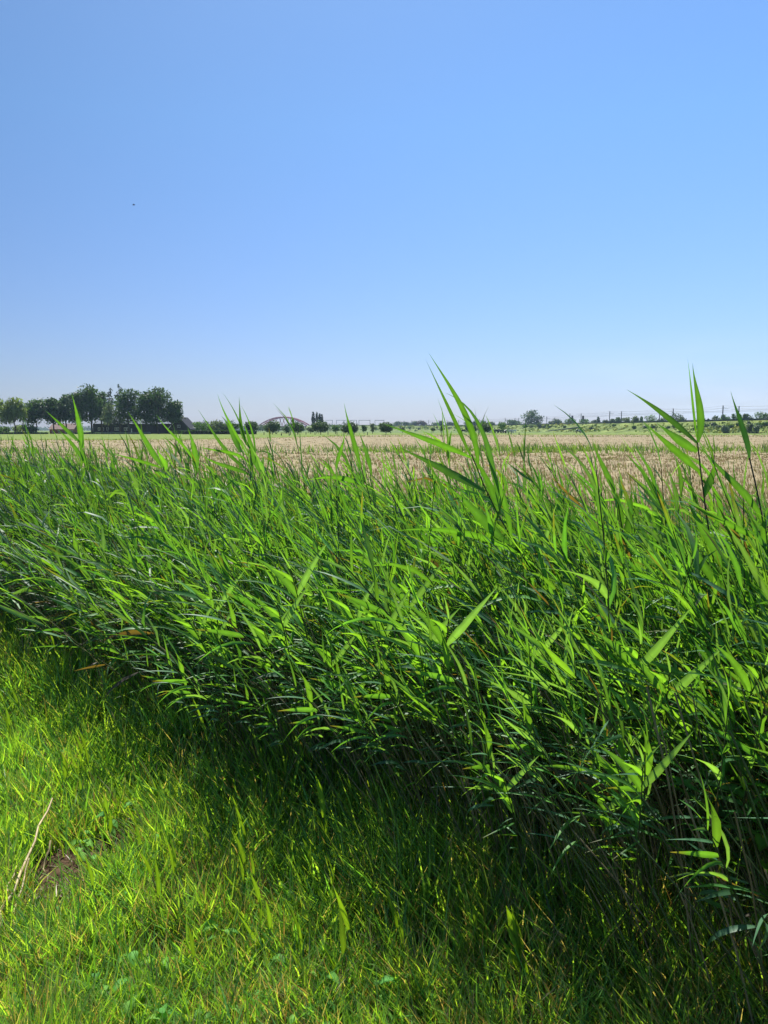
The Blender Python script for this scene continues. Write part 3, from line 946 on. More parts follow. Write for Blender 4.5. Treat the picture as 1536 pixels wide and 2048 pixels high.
# old dead canes and a dark tangle low in the reed bed
def dead_canes():
    N = 3400
    X = rng.uniform(-8, 2.6, N); s = EDGE + rng.uniform(-0.05, 1.0, N) ; Y = s - X - np.interp(X, [-.2, 1.0], [0, 0.30])
    ok = (X / np.maximum(Y, .1) > -.65) & (Y > .8); X, Y = X[ok], Y[ok]; N = len(X)
    H = rng.uniform(0.45, 1.05, N)
    K = 5
    P = np.zeros((N, K, 3)); P[:, 0] = np.stack([X, Y, np.zeros(N)], -1)
    ln = np.clip(np.abs(rng.normal(0.12, 0.25, N)), 0, 0.7); az = rng.normal(math.pi, 0.7, N)
    d = norm(np.stack([np.cos(az) * ln, np.sin(az) * ln * .5, np.ones(N)], -1))
    for k in range(1, K):
        P[:, k] = P[:, k - 1] + norm(d + np.array([-.05 * k, 0, -.03 * k])) * (H / (K - 1))[:, None]
    col = np.where(rng.random((N, 1)) < .6, np.array([0.34, 0.27, 0.15]), np.array([0.14, 0.20, 0.08])) * rng.uniform(.5, 1.15, (N, 1))
    rad = np.full((N, K), 0.0022) * rng.uniform(.6, 1.3, (N, 1))
    q = QM().add(tubes(P, rad, col, 4))
    o = q.build('dead_canes', M['reed_stem'])
    tag(o, 'tangle of thin straw-coloured old canes in the shade at the foot of the reeds', 'dead canes', kind='stuff')
dead_canes()

def fringe():
    N = 12500
    X = rng.uniform(-8.5, 2.6, N); s = EDGE + rng.uniform(-0.30, 0.75, N) + rng.normal(0, .06, N)
    Y = s - X - np.interp(X, [-.2, 1.0], [0, 0.30])
    ok = (X / np.maximum(Y, .1) > -.66) & (Y > .9); X, Y, s = X[ok], Y[ok], s[ok]; N = len(X)
    h = rng.uniform(.16, .52, N) * np.clip((s - EDGE + .45) / .5, .35, 1)
    w = rng.uniform(.0016, .0048, N)
    t = rng.random((N, 1))
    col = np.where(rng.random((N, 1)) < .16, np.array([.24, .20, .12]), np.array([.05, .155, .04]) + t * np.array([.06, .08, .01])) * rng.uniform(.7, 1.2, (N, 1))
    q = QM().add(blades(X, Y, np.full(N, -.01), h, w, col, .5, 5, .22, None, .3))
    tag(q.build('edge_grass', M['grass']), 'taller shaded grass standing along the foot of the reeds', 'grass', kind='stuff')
fringe()

# mud of the bare spots
for k, (cx, cy, rx, ry) in enumerate(BARE[:2]):
    p = PM(); n = 40
    ring = []
    v = [(0, 0, 0.035)]
    for rr_ in (0.35, 0.7, 1.0):
        for i in range(n):
            a = 2 * math.pi * i / n
            w_ = rr_ * (1 + 0.18 * math.sin(3 * a + k) + 0.1 * math.sin(7 * a))
            v.append((rx * w_ * math.cos(a), ry * w_ * math.sin(a), (0.032 if rr_ < .5 else 0.02 if rr_ < .9 else -0.03) + random.uniform(-.006, .006)))
    f = [(0, 1 + i, 1 + (i + 1) % n) for i in range(n)]
    for r_ in range(2):
        for i in range(n):
            a, b = 1 + r_ * n + i, 1 + r_ * n + (i + 1) % n
            f.append((a, a + n, b + n, b))
    p.v, p.f = v, f
    o = p.build('molehill', M['mud'], smooth=True); o.location = (cx, cy, 0)
    tag(o, ('larger patch of bare dark earth in the grass at lower left' if k == 0 else 'smaller patch of bare dark earth, above right of the larger one'), 'bare earth', 'patches of bare earth in the verge')

def gpt(px_, py_):
    d = ray(px_, py_); t = -CAMZ / d.z
    return Vector((d.x * t, d.y * t, 0))

# broken dead cane lying in the grass, lower left
def fallen_cane():
    a, b = gpt(-5, 1925), gpt(112, 1690)
    root = empty('fallen_reed_cane', a)
    tag(root, 'pale broken dead cane lying in the grass at lower left', 'dead cane')
    r = np.random.default_rng(3)
    def cane(p0, p1, r0, r1, name):
        K = 9; t = np.linspace(0, 1, K)[:, None]
        P = (np.array(p0) * (1 - t) + np.array(p1) * t) - np.array(a)
        P[:, 0] += r.normal(0, .006, K); P[:, 2] += r.normal(0, .003, K)
        col = np.array([0.36, 0.28, 0.13]) * r.uniform(.6, 1.15, (K, 1))
        QM().add(tubes(P[None], np.interp(np.linspace(0, 1, K), [0, 1], [r0, r1])[None], col[None], 6)).build(name, M['reed_stem'], root)
    cane((a.x, a.y, .10), (b.x, b.y, .19), .0065, .0035, 'cane')
    c = gpt(60, 1800)
    cane((a.x + .03, a.y, .05), (c.x, c.y, .15), .005, .003, 'split')
    cane((a.x - .02, a.y - .03, .06), (c.x - .03, c.y - .01, .13), .005, .003, 'split')
    e = gpt(108, 1775)
    cane((c.x + .03, c.y + .1, .16), (e.x, e.y - .08, .08), .004, .003, 'split')
fallen_cane()

LANDMARKS = [((655, 1690), 'the tall lone shoot'), ((150, 1745), 'the larger patch of bare earth'), ((40, 1830), 'the fallen pale cane'),
             ((1062, 1930), 'the brightest leafy shoot'), ((675, 1930), 'the yellow-green shoot at bottom'), ((350, 1730), 'the bright heart-leaved clump'),
             ((1180, 1930), 'the pale climbing bindweed'), ((1305, 1920), 'the bright shoot before the dark reeds'), ((445, 1520), 'the tall thin dark-stemmed shoot'),
             ((135, 1340), 'the dark-leaved upright shoot'), ((250, 1500), 'the short yellow shoot'), ((880, 1640), 'the shaded climbing bindweed')]
NTH = ['nearest', 'second nearest', 'third nearest', 'fourth nearest', 'fifth nearest', 'sixth nearest', 'seventh nearest', 'eighth nearest', 'ninth nearest',
       'tenth nearest', 'eleventh nearest', 'twelfth nearest', 'thirteenth nearest', 'fourteenth nearest']
def locate(items, what):
    """items: (object, px, py); writes a label that finds each by its nearest landmark."""
    bucket = {}
    for o, x, y in items:
        (lx, ly), nm = min(LANDMARKS, key=lambda L: math.hypot(L[0][0] - x, L[0][1] - y))
        dx, dy = x - lx, y - ly
        side = ('right of' if dx > 0 else 'left of') if abs(dx) > abs(dy) else ('below' if dy > 0 else 'above')
        bucket.setdefault((nm, side), []).append((math.hypot(dx, dy), o))
    for (nm, side), lst in bucket.items():
        lst.sort(key=lambda t: t[0])
        for k_, (d_, o) in enumerate(lst):
            o['label'] = what + ', ' + NTH[min(k_, 13)] + ' ' + side + ' ' + nm

# young reed shoots standing in the verge, each with its blades
SH = []
def reed_shoot(px_, py_, hpx, nblade, label, seed, grp=None, wide=1.0):
    r = np.random.default_rng(seed)
    g = gpt(px_, py_)
    root = empty('reed_shoot', g)
    tag(root, label, 'reed shoot', grp)
    SH.append((root, px_, py_ - hpx * .6))
    h = hpx * (g.y * cp + CAMZ * sp_) / F
    K = 7
    lean = r.normal(-0.06, 0.08)
    t = np.linspace(0, 1, K)[:, None]
    P = np.concatenate([lean * h * t ** 1.5, 0.02 * t, h * 0.72 * t], 1)
    QM().add(tubes(P[None], np.interp(t[:, 0], [0, 1], [.0022, .0012])[None], np.array([[0.06, 0.10, 0.03]]), 5)).build('stem', M['reed_stem'], root)
    for j in range(nblade):
        tj = 0.35 + 0.62 * j / max(1, nblade - 1) if nblade > 1 else 0.9
        B = np.array([np.interp(tj, t[:, 0], P[:, a]) for a in range(3)])
        LK = 8
        sgn = 1 if j % 2 else -1
        ang = r.uniform(0.15, 0.5) * sgn * (1.2 - tj) - 0.10
        L = h * r.uniform(0.30, 0.48)
        tt = np.linspace(0, 1, LK)[:, None]
        d = norm(np.concatenate([np.full((LK, 1), ang) - 0.25 * tt, r.normal(0, .15) * tt - 0.1 * tt, np.ones((LK, 1))], 1))
        C = B + np.concatenate([[[0, 0, 0]], np.cumsum((d[1:] + d[:-1]) / 2 * L / (LK - 1), 0)])
        fa = r.uniform(-0.9, 0.9)
        S = norm(np.stack([np.full(LK, math.cos(fa)), np.full(LK, math.sin(fa)), np.zeros(LK)], -1))
        U = np.cross(S, d)
        prof = np.interp(tt[:, 0], [0, .2, .45, .8, 1], [.45, .9, 1, .45, .03])
        W = r.uniform(.0045, .0075) * wide * prof
        col = np.array([[0.085, 0.19, 0.022]]) * r.uniform(.85, 1.15)
        QM().add(strips(C[None], S[None], W[None], col, U[None], 0.3)).build('leaf', M['reed'], root)

reed_shoot(655, 1790, 225, 4, 'tall bright reed shoot alone in the grass left of the reed bed', 1, wide=1.5)
reed_shoot(628, 1830, 150, 3, 'shorter bright reed shoot leaning just below the tall lone shoot', 2, wide=1.3)
reed_shoot(675, 2020, 230, 3, 'yellow-green reed shoot at the bottom edge, left of centre, with one long leaf', 3, wide=1.5)
reed_shoot(815, 1990, 190, 3, 'slim yellow-green shoot at the bottom near the middle of the picture', 4, wide=1.2)
reed_shoot(1062, 2060, 260, 7, 'brightest leafy reed shoot at the bottom edge, right of centre', 5, wide=1.7)
reed_shoot(1085, 2050, 180, 5, 'smaller shoot growing against the brightest leafy shoot', 6, wide=1.3)
reed_shoot(1305, 2000, 170, 4, 'bright shoot in front of the dark reeds at lower right', 7, wide=1.3)
reed_shoot(1440, 1990, 150, 2, 'thin half-lit shoot at the far lower right', 8, wide=1.0)
reed_shoot(445, 1640, 230, 3, 'tall thin dark-stemmed shoot where the grass meets the reed shade, left of centre', 9)
reed_shoot(135, 1420, 170, 4, 'upright shoot with dark leaf at the left in the upper grass', 10, wide=1.3)
reed_shoot(250, 1560, 120, 3, 'short yellow shoot in the sunlit grass at left', 11, wide=1.2)
k = 0
while k < 70:
    sx_, sy_ = random.uniform(0, 1400), 1290 + (2040 - 1290) * random.random() ** 0.8
    g = gpt(sx_, sy_)
    if g.x + g.y < EDGE + 0.15 and g.x + g.y > 1.0 + 1.1 * random.random():
        reed_shoot(sx_, sy_, random.uniform(.16, .34) * F / (g.y * cp + CAMZ * sp_), random.choice([2, 3, 3, 4]),
                   'small green reed shoot standing among many in the verge grass', 200 + k, 'small reed shoots scattered in the verge')
        k += 1

locate(SH[11:], 'small reed shoot in the verge')
# bindweed: heart-shaped leaves
def heart(size, cup=0.25):
    out = [(0, 0), (.16, -.20), (.40, -.24), (.52, -.02), (.46, .28), (.28, .62), (.10, .88), (0, 1.0),
           (-.10, .88), (-.28, .62), (-.46, .28), (-.52, -.02), (-.40, -.24), (-.16, -.20)]
    mid = [(0, 0.0), (0, .22), (0, .5), (0, .78)]
    v = [(x * size, y * size, abs(x) * size * cup - (y * y) * size * 0.12) for x, y in out] + [(x * size, y * size, -(y * y) * size * 0.12 - .002) for x, y in mid[1:]]
    A, B, C_ = 14, 15, 16
    f = [(0, 1, 2, A), (A, 2, 3), (A, 3, 4, B), (B, 4, 5, C_), (C_, 5, 6), (C_, 6, 7),
         (0, A, 12, 13), (A, 11, 12), (A, B, 10, 11), (B, C_, 9, 10), (C_, 8, 9), (C_, 7, 8)]
    return v, f
hv, hf = heart(1.0)
hearts = []
for i, c in enumerate([(0.075, 0.18, 0.022), (0.09, 0.20, 0.025), (0.12, 0.23, 0.02), (0.08, 0.18, 0.028)]):
    me = bpy.data.meshes.new('leaf'); me.from_pydata(hv, [], hf); me.update()
    me.polygons.foreach_set('use_smooth', [True] * len(me.polygons))
    ca = me.color_attributes.new('Col', 'FLOAT_COLOR', 'POINT')
    for d_ in ca.data: d_.color = (*c, 1)
    me.materials.append(M['weed'])
    hearts.append(me)
BW = []
def bindweed(g, height, n, lean, label, seed, grp=None, size=0.035):
    rnd = random.Random(seed)
    root = empty('bindweed', g)
    tag(root, label, 'bindweed', grp)
    bx_, by_, _ = project(g.x, g.y, height * .5); BW.append((root, float(bx_), float(by_)))
    K = 12; pts = []
    for i in range(K):
        t = i / (K - 1)
        pts.append((lean * height * t + .018 * math.sin(9 * t + seed), .018 * math.cos(9 * t + seed), height * t))
    P = np.array(pts)[None]
    QM().add(tubes(P, np.full((1, K), .0011), np.array([[0.07, 0.09, 0.03]]), 4)).build('stem', M['reed_stem'], root)
    for j in range(n):
        t = (j + 0.6) / n
        b = P[0, min(K - 1, int(t * (K - 1)))]
        o = bpy.data.objects.new('leaf', rnd.choice(hearts)); COL.objects.link(o); o.parent = root
        o.location = b
        s = size * rnd.uniform(.65, 1.25) * (1.15 - .5 * t)
        o.scale = (s, s, s)
        o.rotation_euler = (rnd.uniform(-1.15, -.3), rnd.uniform(-.4, .4), math.pi + rnd.uniform(-1.2, 1.2))
bindweed(gpt(1180, 2010), .26, 7, .02, 'climbing bindweed with pale heart-shaped leaves at lower right in front of the shade', 1, size=.05)
bindweed(gpt(1190, 2046), .10, 4, .1, 'low bindweed with large leaves at the bottom edge, right of centre', 2, size=.055)
bindweed(gpt(350, 1740), .14, 6, .1, 'clump of bright heart-shaped leaves in the grass, right of the bare earth', 3, size=.05)
bindweed(gpt(180, 1660), .12, 5, -.2, 'bindweed with one broad pale leaf above the bare earth at left', 4, size=.055)
bindweed(gpt(640, 1900), .16, 7, .05, 'bindweed with broad leaves in the lower middle of the verge', 5, size=.06)
bindweed(gpt(775, 2010), .10, 4, .1, 'bindweed with a single big heart-shaped leaf at the bottom, middle', 6, size=.06)
bindweed(gpt(880, 1750), .34, 9, -.1, 'bindweed climbing in the shade in front of the reeds, middle right', 7, size=.05)
k = 0
while k < 46:
    sx_, sy_ = random.uniform(0, 1500), random.uniform(1330, 2040)
    g = gpt(sx_, sy_)
    s_ = g.x + g.y
    if s_ < EDGE + 0.1:
        bindweed(g, random.uniform(.05, .14), random.randint(3, 6), random.uniform(-.3, .2),
                 'small bindweed plant low in the verge grass, like others around it', 50 + k, 'small bindweed plants in the verge', random.uniform(.022, .042))
        k += 1
k = 0
while k < 26:
    X_ = random.uniform(-2.6, 1.7); s_ = EDGE + random.uniform(-.05, .4)
    g = Vector((X_, s_ - X_, 0))
    bindweed(g, random.uniform(.45, 1.0), random.randint(8, 13), random.uniform(-.35, -.1),
             'bindweed climbing up the front of the reeds, half hidden among the stems', 150 + k, 'bindweed climbing in the reeds', random.uniform(.035, .055))
    k += 1

locate(BW[7:53], 'low bindweed in the grass')
for k_, (o, x, y) in enumerate(sorted([b for b in BW[53:]], key=lambda b: b[1])):
    ORD = ['first', 'second', 'third', 'fourth', 'fifth', 'sixth', 'seventh', 'eighth', 'ninth', 'tenth', 'eleventh', 'twelfth', 'thirteenth',
           'fourteenth', 'fifteenth', 'sixteenth', 'seventeenth', 'eighteenth', 'nineteenth', 'twentieth', 'twenty-first', 'twenty-second', 'twenty-third',
           'twenty-fourth', 'twenty-fifth', 'twenty-sixth', 'twenty-seventh', 'twenty-eighth', 'twenty-ninth', 'thirtieth', 'thirty-first']
    o['label'] = 'bindweed climbing the shaded reed front, ' + ORD[k_] + ' from the left'
# ------------------------------------------------------------------ trees
def crown_quads(q, lobes, n, size, base_col, r, droop=0.0, shell=0.55):
    """leaf clumps spread through ellipsoid lobes (cx,cy,cz,rx,ry,rz)."""
    L = np.array(lobes, float)
    vol = L[:, 3] * L[:, 4] * L[:, 5]
    wgt = vol ** 0.67; wgt /= wgt.sum()
    k = r.choice(len(L), n, p=wgt)
    d = norm(r.normal(0, 1, (n, 3)))
    rad = 1 - shell * r.random(n) ** 1.6
    rad = rad * (1 + 0.10 * r.normal(0, 1, n))
    C = L[k, :3] + d * rad[:, None] * L[k, 3:]
    a = norm(r.normal(0, 1, (n, 3)) + d * 0.3 - np.array([0, 0, droop]) * 2)
    b = norm(np.cross(a, norm(r.normal(0, 1, (n, 3)) + d)))
    s = size * r.uniform(.5, 1.3, n)[:, None]
    sa = s * (1 + droop * 1.5)
    V = np.stack([C - a * sa, C - b * s * .55, C + a * sa, C + b * s * .55], 1)
    lt = r.uniform(.7, 1.35, len(L))[k][:, None]
    col = np.array(base_col) * lt * r.uniform(.7, 1.3, (n, 1))
    Cc = np.repeat(col[:, None], 4, 1)
    idx = np.arange(n * 4, dtype=np.int32).reshape(n, 4)
    q.add((V.reshape(-1, 3), idx, Cc.reshape(-1, 3)))

def tree(name, label, cat, pxc, Y, top, bot, wpx, group=None, col=(.045, .075, .025), n=1600, leaf=0.45, trunk_h=0.28,
         shape='round', seed=0, ground_z=None, trunkcol='bark', nl=9, skew=0.0):
    """a tree whose crown spans wpx pixels and reaches from pixel row top down to bot at distance Y."""
    r = np.random.default_rng(seed + 1000)
    ztop = at(pxc, top, Y).z
    zb = ground_z if ground_z is not None else 0.0
    zc = at(pxc, bot, Y).z
    x0 = xat(pxc, Y)
    H = ztop - zb
    Wd = wpx * Y / F / 2 * {'round': 1.28, 'ball': 1.28}.get(shape, 1.1) * (1.15 if name in ('distant_tree', 'far_tree') else 1)
    root = empty(name, (x0, Y, zb))
    tag(root, label, cat, group)
    c0 = max(zc - zb, 0.02 * H)
    lobes = []
    ch = H - c0
    if shape == 'round':
        for i in range(nl):
            t = (i + .5) / nl
            rr = Wd * math.sin(math.pi * (0.22 + 0.68 * t)) ** .6
            a = r.uniform(0, 6.28)
            off = rr * r.uniform(.25, .62)
            s = r.uniform(.38, .60) * Wd
            zz = c0 + ch * (.12 + .76 * t)
            lobes.append((off * math.cos(a) + skew * t * Wd, off * math.sin(a) * .8, zz, s * 1.15, s, min(s * .8, ch * .22 + .2)))
        lobes.append((0, 0, c0 + ch * .5, Wd * .7, Wd * .6, ch * .42))
        # top lobe
        lobes.append((r.uniform(-.2, .2) * Wd + skew * Wd, 0, H - ch * .16, Wd * .45, Wd * .4, ch * .16))
    elif shape == 'ball':
        lobes.append((0, 0, c0 + ch / 2, Wd * .9, Wd * .85, ch / 2 * .92))
        for i in range(7):
            a = i / 7 * 6.28 + r.random(); u = r.uniform(-.5, .7)
            lobes.append((Wd * .55 * math.cos(a), Wd * .5 * math.sin(a), c0 + ch * (.5 + .3 * u), Wd * .45, Wd * .45, ch * .26))
    elif shape == 'cone':
        for i in range(nl + 3):
            t = (i + .3) / (nl + 3)
            s = Wd * (1 - t) ** .8 * r.uniform(.7, 1.1) + .12 * Wd
            lobes.append((r.normal(0, .12) * Wd, r.normal(0, .1) * Wd, c0 + ch * t, s, s, ch / (nl + 3) * .55))
    elif shape == 'column':
        for i in range(nl):
            t = (i + .5) / nl
            s = Wd * (math.sin(math.pi * (.12 + .83 * t)) ** .5) * r.uniform(.8, 1.05)
            lobes.append((r.normal(0, .1) * Wd, 0, c0 + ch * t, s, s, ch / nl * .8))
    elif shape == 'weep':
        for i in range(nl):
            a = i / nl * 6.28 + r.uniform(-.3, .3); o_ = r.uniform(.3, .65) * Wd
            lobes.append((o_ * math.cos(a), o_ * math.sin(a), c0 + ch * r.uniform(.45, .75), Wd * .38, Wd * .38, ch * r.uniform(.28, .42)))
        lobes.append((0, 0, H - ch * .22, Wd * .6, Wd * .55, ch * .2))
    q = QM()
    crown_quads(q, lobes, n, leaf, col, r, 0.9 if shape == 'weep' else 0.0, 0.75 if shape in ('round', 'weep') else .5)
    # trunk with limbs
    p = PM()
    tr = max(0.035 * H * .5, .10)
    fork = c0 + ch * .25
    p.tube([(0, 0, -.1), (r.normal(0, .02) * H, 0, fork * .5), (r.normal(0, .02) * H, 0, fork), (0, 0, c0 + ch * .7)], [tr * 1.25, tr, tr * .8, tr * .25], 7)
    for i in range(5 if shape in ('round', 'weep') else 2):
        lb = lobes[i % len(lobes)]
        p.tube([(0, 0, fork * .8 + i * .02 * ch), (lb[0] * .5, lb[1] * .5, (fork + lb[2]) / 2), (lb[0], lb[1], lb[2])], [tr * .5, tr * .3, tr * .1], 5)
    p.build('trunk', M[trunkcol], root, smooth=True)
    q.build('crown', M['crown'], root, smooth=False)
    return root

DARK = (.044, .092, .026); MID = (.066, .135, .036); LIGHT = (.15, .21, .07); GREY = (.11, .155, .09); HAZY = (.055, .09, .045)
WG = 'weeping willows at the left edge'
tree('weeping_willow', 'pale yellow-green weeping willow cut by the left picture edge', 'tree', -6, 300, 797, 852, 46, WG, LIGHT, 2200, .42, shape='weep', seed=1)
tree('weeping_willow', 'pale yellow-green weeping willow with a dark trunk, between the cut one and the farm trees', 'tree', 29, 296, 800, 856, 50, WG, LIGHT, 2600, .42, shape='weep', seed=2)
FG = 'dark broadleaf trees round the farm'
ft = [(72, 310, 800, 848, 50, 'leftmost of the dark farm trees, flat topped, beside the pale willow'),
      (108, 312, 797, 846, 42, 'second dark farm tree from the left, round topped'),
      (133, 316, 788, 846, 34, 'third dark farm tree from the left, over the brick farmhouse'),
      (158, 309, 784, 848, 40, 'fourth dark farm tree from the left'),
      (184, 312, 771, 848, 46, 'highest broadleaf tree of the left half of the farm row'),
      (205, 318, 782, 846, 26, 'narrow dark farm tree just left of the lower conifer'),
      (258, 309, 777, 849, 52, 'dense dark tree right beside the tallest conifer'),
      (292, 306, 784, 850, 40, 'dark tree with many sky gaps in front of the long barn'),
      (318, 311, 775, 846, 58, 'large spreading tree near the right end of the farm row'),
      (344, 314, 803, 846, 34, 'smaller tree leaning right over the gabled barn, last of the row')]
for i, (x, Y, t, b, w, lab) in enumerate(ft):
    tree('broadleaf_tree', lab, 'tree', x, Y, t, b, w, FG, DARK if i % 3 else (.050, .100, .028), 3000 if w > 30 else 2000, .50, seed=20 + i, nl=14, skew=.25 if i == 9 else 0)
tree('conifer', 'shorter of the two pointed conifers, above the barn', 'tree', 222, 316, 775, 850, 26, 'pointed conifers in the farm row', (.028, .048, .022), 1300, .38, shape='cone', seed=40)
tree('conifer', 'tallest conifer of the farm with a bare ragged spire', 'tree', 240, 320, 767, 848, 24, 'pointed conifers in the farm row', (.024, .042, .022), 1100, .38, shape='cone', seed=41)
tree('silver_tree', 'small grey-green tree in front of the barn windows', 'tree', 217, 303, 805, 852, 26, None, GREY, 900, .4, seed=42)
for i, (x, t, w, lab) in enumerate([(38, 848, 22, 'bright green bush under the weeping willow'), (55, 845, 22, 'dark bush at the foot of the leftmost farm tree'),
                                    (66, 852, 16, 'low bush right of the dark bush, left of the farmhouse'), (8, 852, 20, 'bluish bush beyond the willow trunk at left edge')]):
    tree('bush', lab, 'bush', x, 302 + i, t, 867, w, 'bushes at the left end of the farm', LIGHT if i == 0 else MID, 500, .35, shape='ball', seed=50 + i)

def hedge(label, px0, px1, Y, h, depth=1.6, n=2600, seed=0, col=MID):
    r = np.random.default_rng(seed)
    x0, x1 = xat(px0, Y), xat(px1, Y)
    root = empty('hedge', ((x0 + x1) / 2, Y, 0))
    tag(root, label, 'hedge')
    hl = (x1 - x0) / 2
    C = np.stack([r.uniform(-hl, hl, n), r.uniform(-depth / 2, depth / 2, n), h * (1 - r.random(n) ** 2)], -1)
    C[:, 2] += .10 * np.sin(C[:, 0] * .6)
    a = norm(r.normal(0, 1, (n, 3))); b = norm(np.cross(a, r.normal(0, 1, (n, 3))))
    s = .28 * r.uniform(.6, 1.3, (n, 1))
    V = np.stack([C - a * s, C - b * s * .6, C + a * s, C + b * s * .6], 1)
    col_ = np.array(col) * r.uniform(.65, 1.35, (n, 1))
    q = QM(); q.add((V.reshape(-1, 3), np.arange(4 * n, dtype=np.int32).reshape(n, 4), np.repeat(col_[:, None], 4, 1).reshape(-1, 3)))
    q.build('foliage', M['crown'], root, smooth=False)
    PM().box(-hl + .1, hl - .1, -depth * .3, depth * .3, 0, h * .8).build('branches', M['bark'], root)
hedge('long clipped dark hedge between the gabled barn and the first pollard willow', 366, 513, 285, 1.35, seed=1, col=DARK, n=3600)
hedge('short low hedge right of the long barn', 338, 366, 296, 1.2, n=900, seed=2, col=DARK)
hedge('low garden hedge in front of the long barn', 150, 300, 300, .55, n=2000, seed=3)
hedge('low hedge at the left picture edge under the willows', -10, 95, 300, .7, n=1600, seed=4)

for i, (x, t, w, c, lab) in enumerate([
        (401, 843, 28, MID, 'round bushy tree behind the left part of the long hedge'),
        (432, 839, 24, GREY, 'loose greyish tree behind the hedge, right of the round one'),
        (452, 842, 22, HAZY, 'thin hazy tree behind the middle of the hedge'),
        (467, 846, 24, DARK, 'dark round tree behind the hedge under the fanned reed'),
        (418, 852, 26, MID, 'low bright bush just above the hedge'),
        (440, 855, 28, LIGHT, 'pale low shrub spreading over the middle of the hedge')]):
    tree('bushy_tree', lab, 'tree', x, 305 + 3 * i, t, 862, w, 'bushy trees behind the long hedge', c, 700, .40, shape='ball', seed=60 + i)

PG = 'pollard willows in a row along the pasture'
for i, (x, t, b, w, Y, lab) in enumerate([
        (503, 841, 864, 22, 290, 'first pollard willow from the left, at the right end of the hedge'),
        (545, 841, 866, 26, 272, 'pollard willow in front of the left foot of the arch bridge'),
        (595, 843, 865, 24, 268, 'ball-shaped pollard willow in front of the middle of the arch bridge'),
        (641, 840, 865, 28, 264, 'broad pollard willow right below the poplars'),
        (699, 842, 867, 30, 262, 'pollard willow behind the narrow reed blades, right of the poplars'),
        (772, 843, 865, 25, 258, 'very round dark pollard willow in front of the railway, left of the tallest reed'),
        (970, 844, 864, 24, 262, 'round pollard willow on a short trunk right of the tallest reed')]):
    tree('pollard_willow', lab, 'tree', x, Y, t, b + 1.8, w, PG, (.050, .095, .034), 1900, .30, shape='ball', seed=80 + i)
for i, (x, t, b, w, Y, lab) in enumerate([
        (573, 851, 866, 14, 330, 'low dark tree between the two pollard willows by the bridge'),
        (621, 853, 866, 12, 330, 'small bush left of the poplars foot'),
        (671, 848, 865, 13, 300, 'thin young tree right of the broad pollard willow'),
        (745, 846, 864, 13, 330, 'slim pale tree left of the very round pollard willow'),
        (728, 849, 864, 9, 330, 'smallest thin tree on the bank left of the very round willow'),
        (805, 853, 863, 9, 370, 'small bush on the railway bank right of the very round willow'),
        (884, 850, 863, 11, 380, 'dark small tree on the bank behind the tallest reed'),
        (866, 855, 863, 8, 380, 'tiny pale bush on the bank, left of the dark small tree'),
        (937, 848, 864, 12, 360, 'hazy bush between the tallest reed and the round willow'),
        (950, 851, 864, 9, 365, 'small bush touching the left side of the round willow'),
        (1004, 842, 863, 13, 350, 'grey-green upright tree right of the round willow')]):
    tree('small_tree', lab, 'tree', x, Y, t, b, w, 'small trees and bushes at the foot of the railway bank', GREY if i % 2 else MID, 420, .34, seed=100 + i, shape='ball' if i % 3 else 'round', nl=6)
for i, (x, t, w, lab) in enumerate([(627, 824, 8, 'leftmost poplar of the narrow group'), (634, 825, 6, 'second poplar of the narrow group'),
                                    (640, 827, 6, 'third poplar of the narrow group'), (644, 829, 6, 'rightmost and lowest poplar of the narrow group')]):
    tree('poplar', lab, 'tree', x, 560 + 4 * i, t, 858, w, 'narrow poplars right of the arch bridge', (.03, .05, .028), 700, .5, shape='column', seed=120 + i, nl=10)

# ------------------------------------------------------------------ buildings of the farm
def window_at(root, x, y, z, w, h, mat='white'):
    fr = PM()
    t = .09
    fr.box(x, x + w, y - .06, y - .005, z, z + t); fr.box(x, x + w, y - .06, y - .005, z + h - t, z + h)
    fr.box(x, x + t, y - .06, y - .005, z + t, z + h - t); fr.box(x + w - t, x + w, y - .06, y - .005, z + t, z + h - t)
    fr.box(x + w / 2 - .04, x + w / 2 + .04, y - .06, y - .005, z + t, z + h - t)
    f = fr.build('window', M[mat], root)
    PM().box(x + t, x + w - t, y - .03, y - .004, z + t, z + h - t).build('pane', M['glass'], f)

def long_barn():
    Y = 326; k = Y / F
    x0, x1 = xat(186, Y), xat(341, Y)
    root = empty('long_barn', ((x0 + x1) / 2, Y, 0))
    tag(root, 'long low black barn with a pale grey roof and white windows behind the farm trees', 'barn')
    hl = (x1 - x0) / 2
    zt = at(200, 847, Y).z; zr = at(200, 837.5, Y + 6).z
    PM().box(-hl, hl, 0, 12, 0, zt).build('wall', M['dark_wood'], root)
    rf = PM().poly((-hl - .4, -.5, zt - .1), (hl + .4, -.5, zt - .1), (hl + .4, 6, zr), (-hl - .4, 6, zr))
    rf.poly((-hl - .4, 12.5, zt - .1), (-hl - .4, 6, zr), (hl + .4, 6, zr), (hl + .4, 12.5, zt - .1))
    rf.poly((-hl, 0, zt), (-hl, 6, zr - .1), (-hl, 12, zt)); rf.poly((hl, 0, zt), (hl, 12, zt), (hl, 6, zr - .1))
    r_ = rf.build('roof', M['roof_light'], root)
    for cx in (xat(296, Y), xat(303, Y)):
        PM().poly((cx - root.location.x - .6, 2.0, zt + (zr - zt) * .40), (cx - root.location.x + .6, 2.0, zt + (zr - zt) * .40),
                  (cx - root.location.x + .6, 4.2, zt + (zr - zt) * .76), (cx - root.location.x - .6, 4.2, zt + (zr - zt) * .76)).build('skylight', M['glass'], r_)
    for px_ in (196, 203, 213, 229, 234, 248, 253):
        window_at(root, xat(px_, Y) - root.location.x, 0, at(px_, 861, Y).z, 1.0, 1.25)
    PM().box(xat(262, Y) - root.location.x, xat(264, Y) - root.location.x, -.08, 0, .0, 2.2).build('door', M['white'], root)
long_barn()

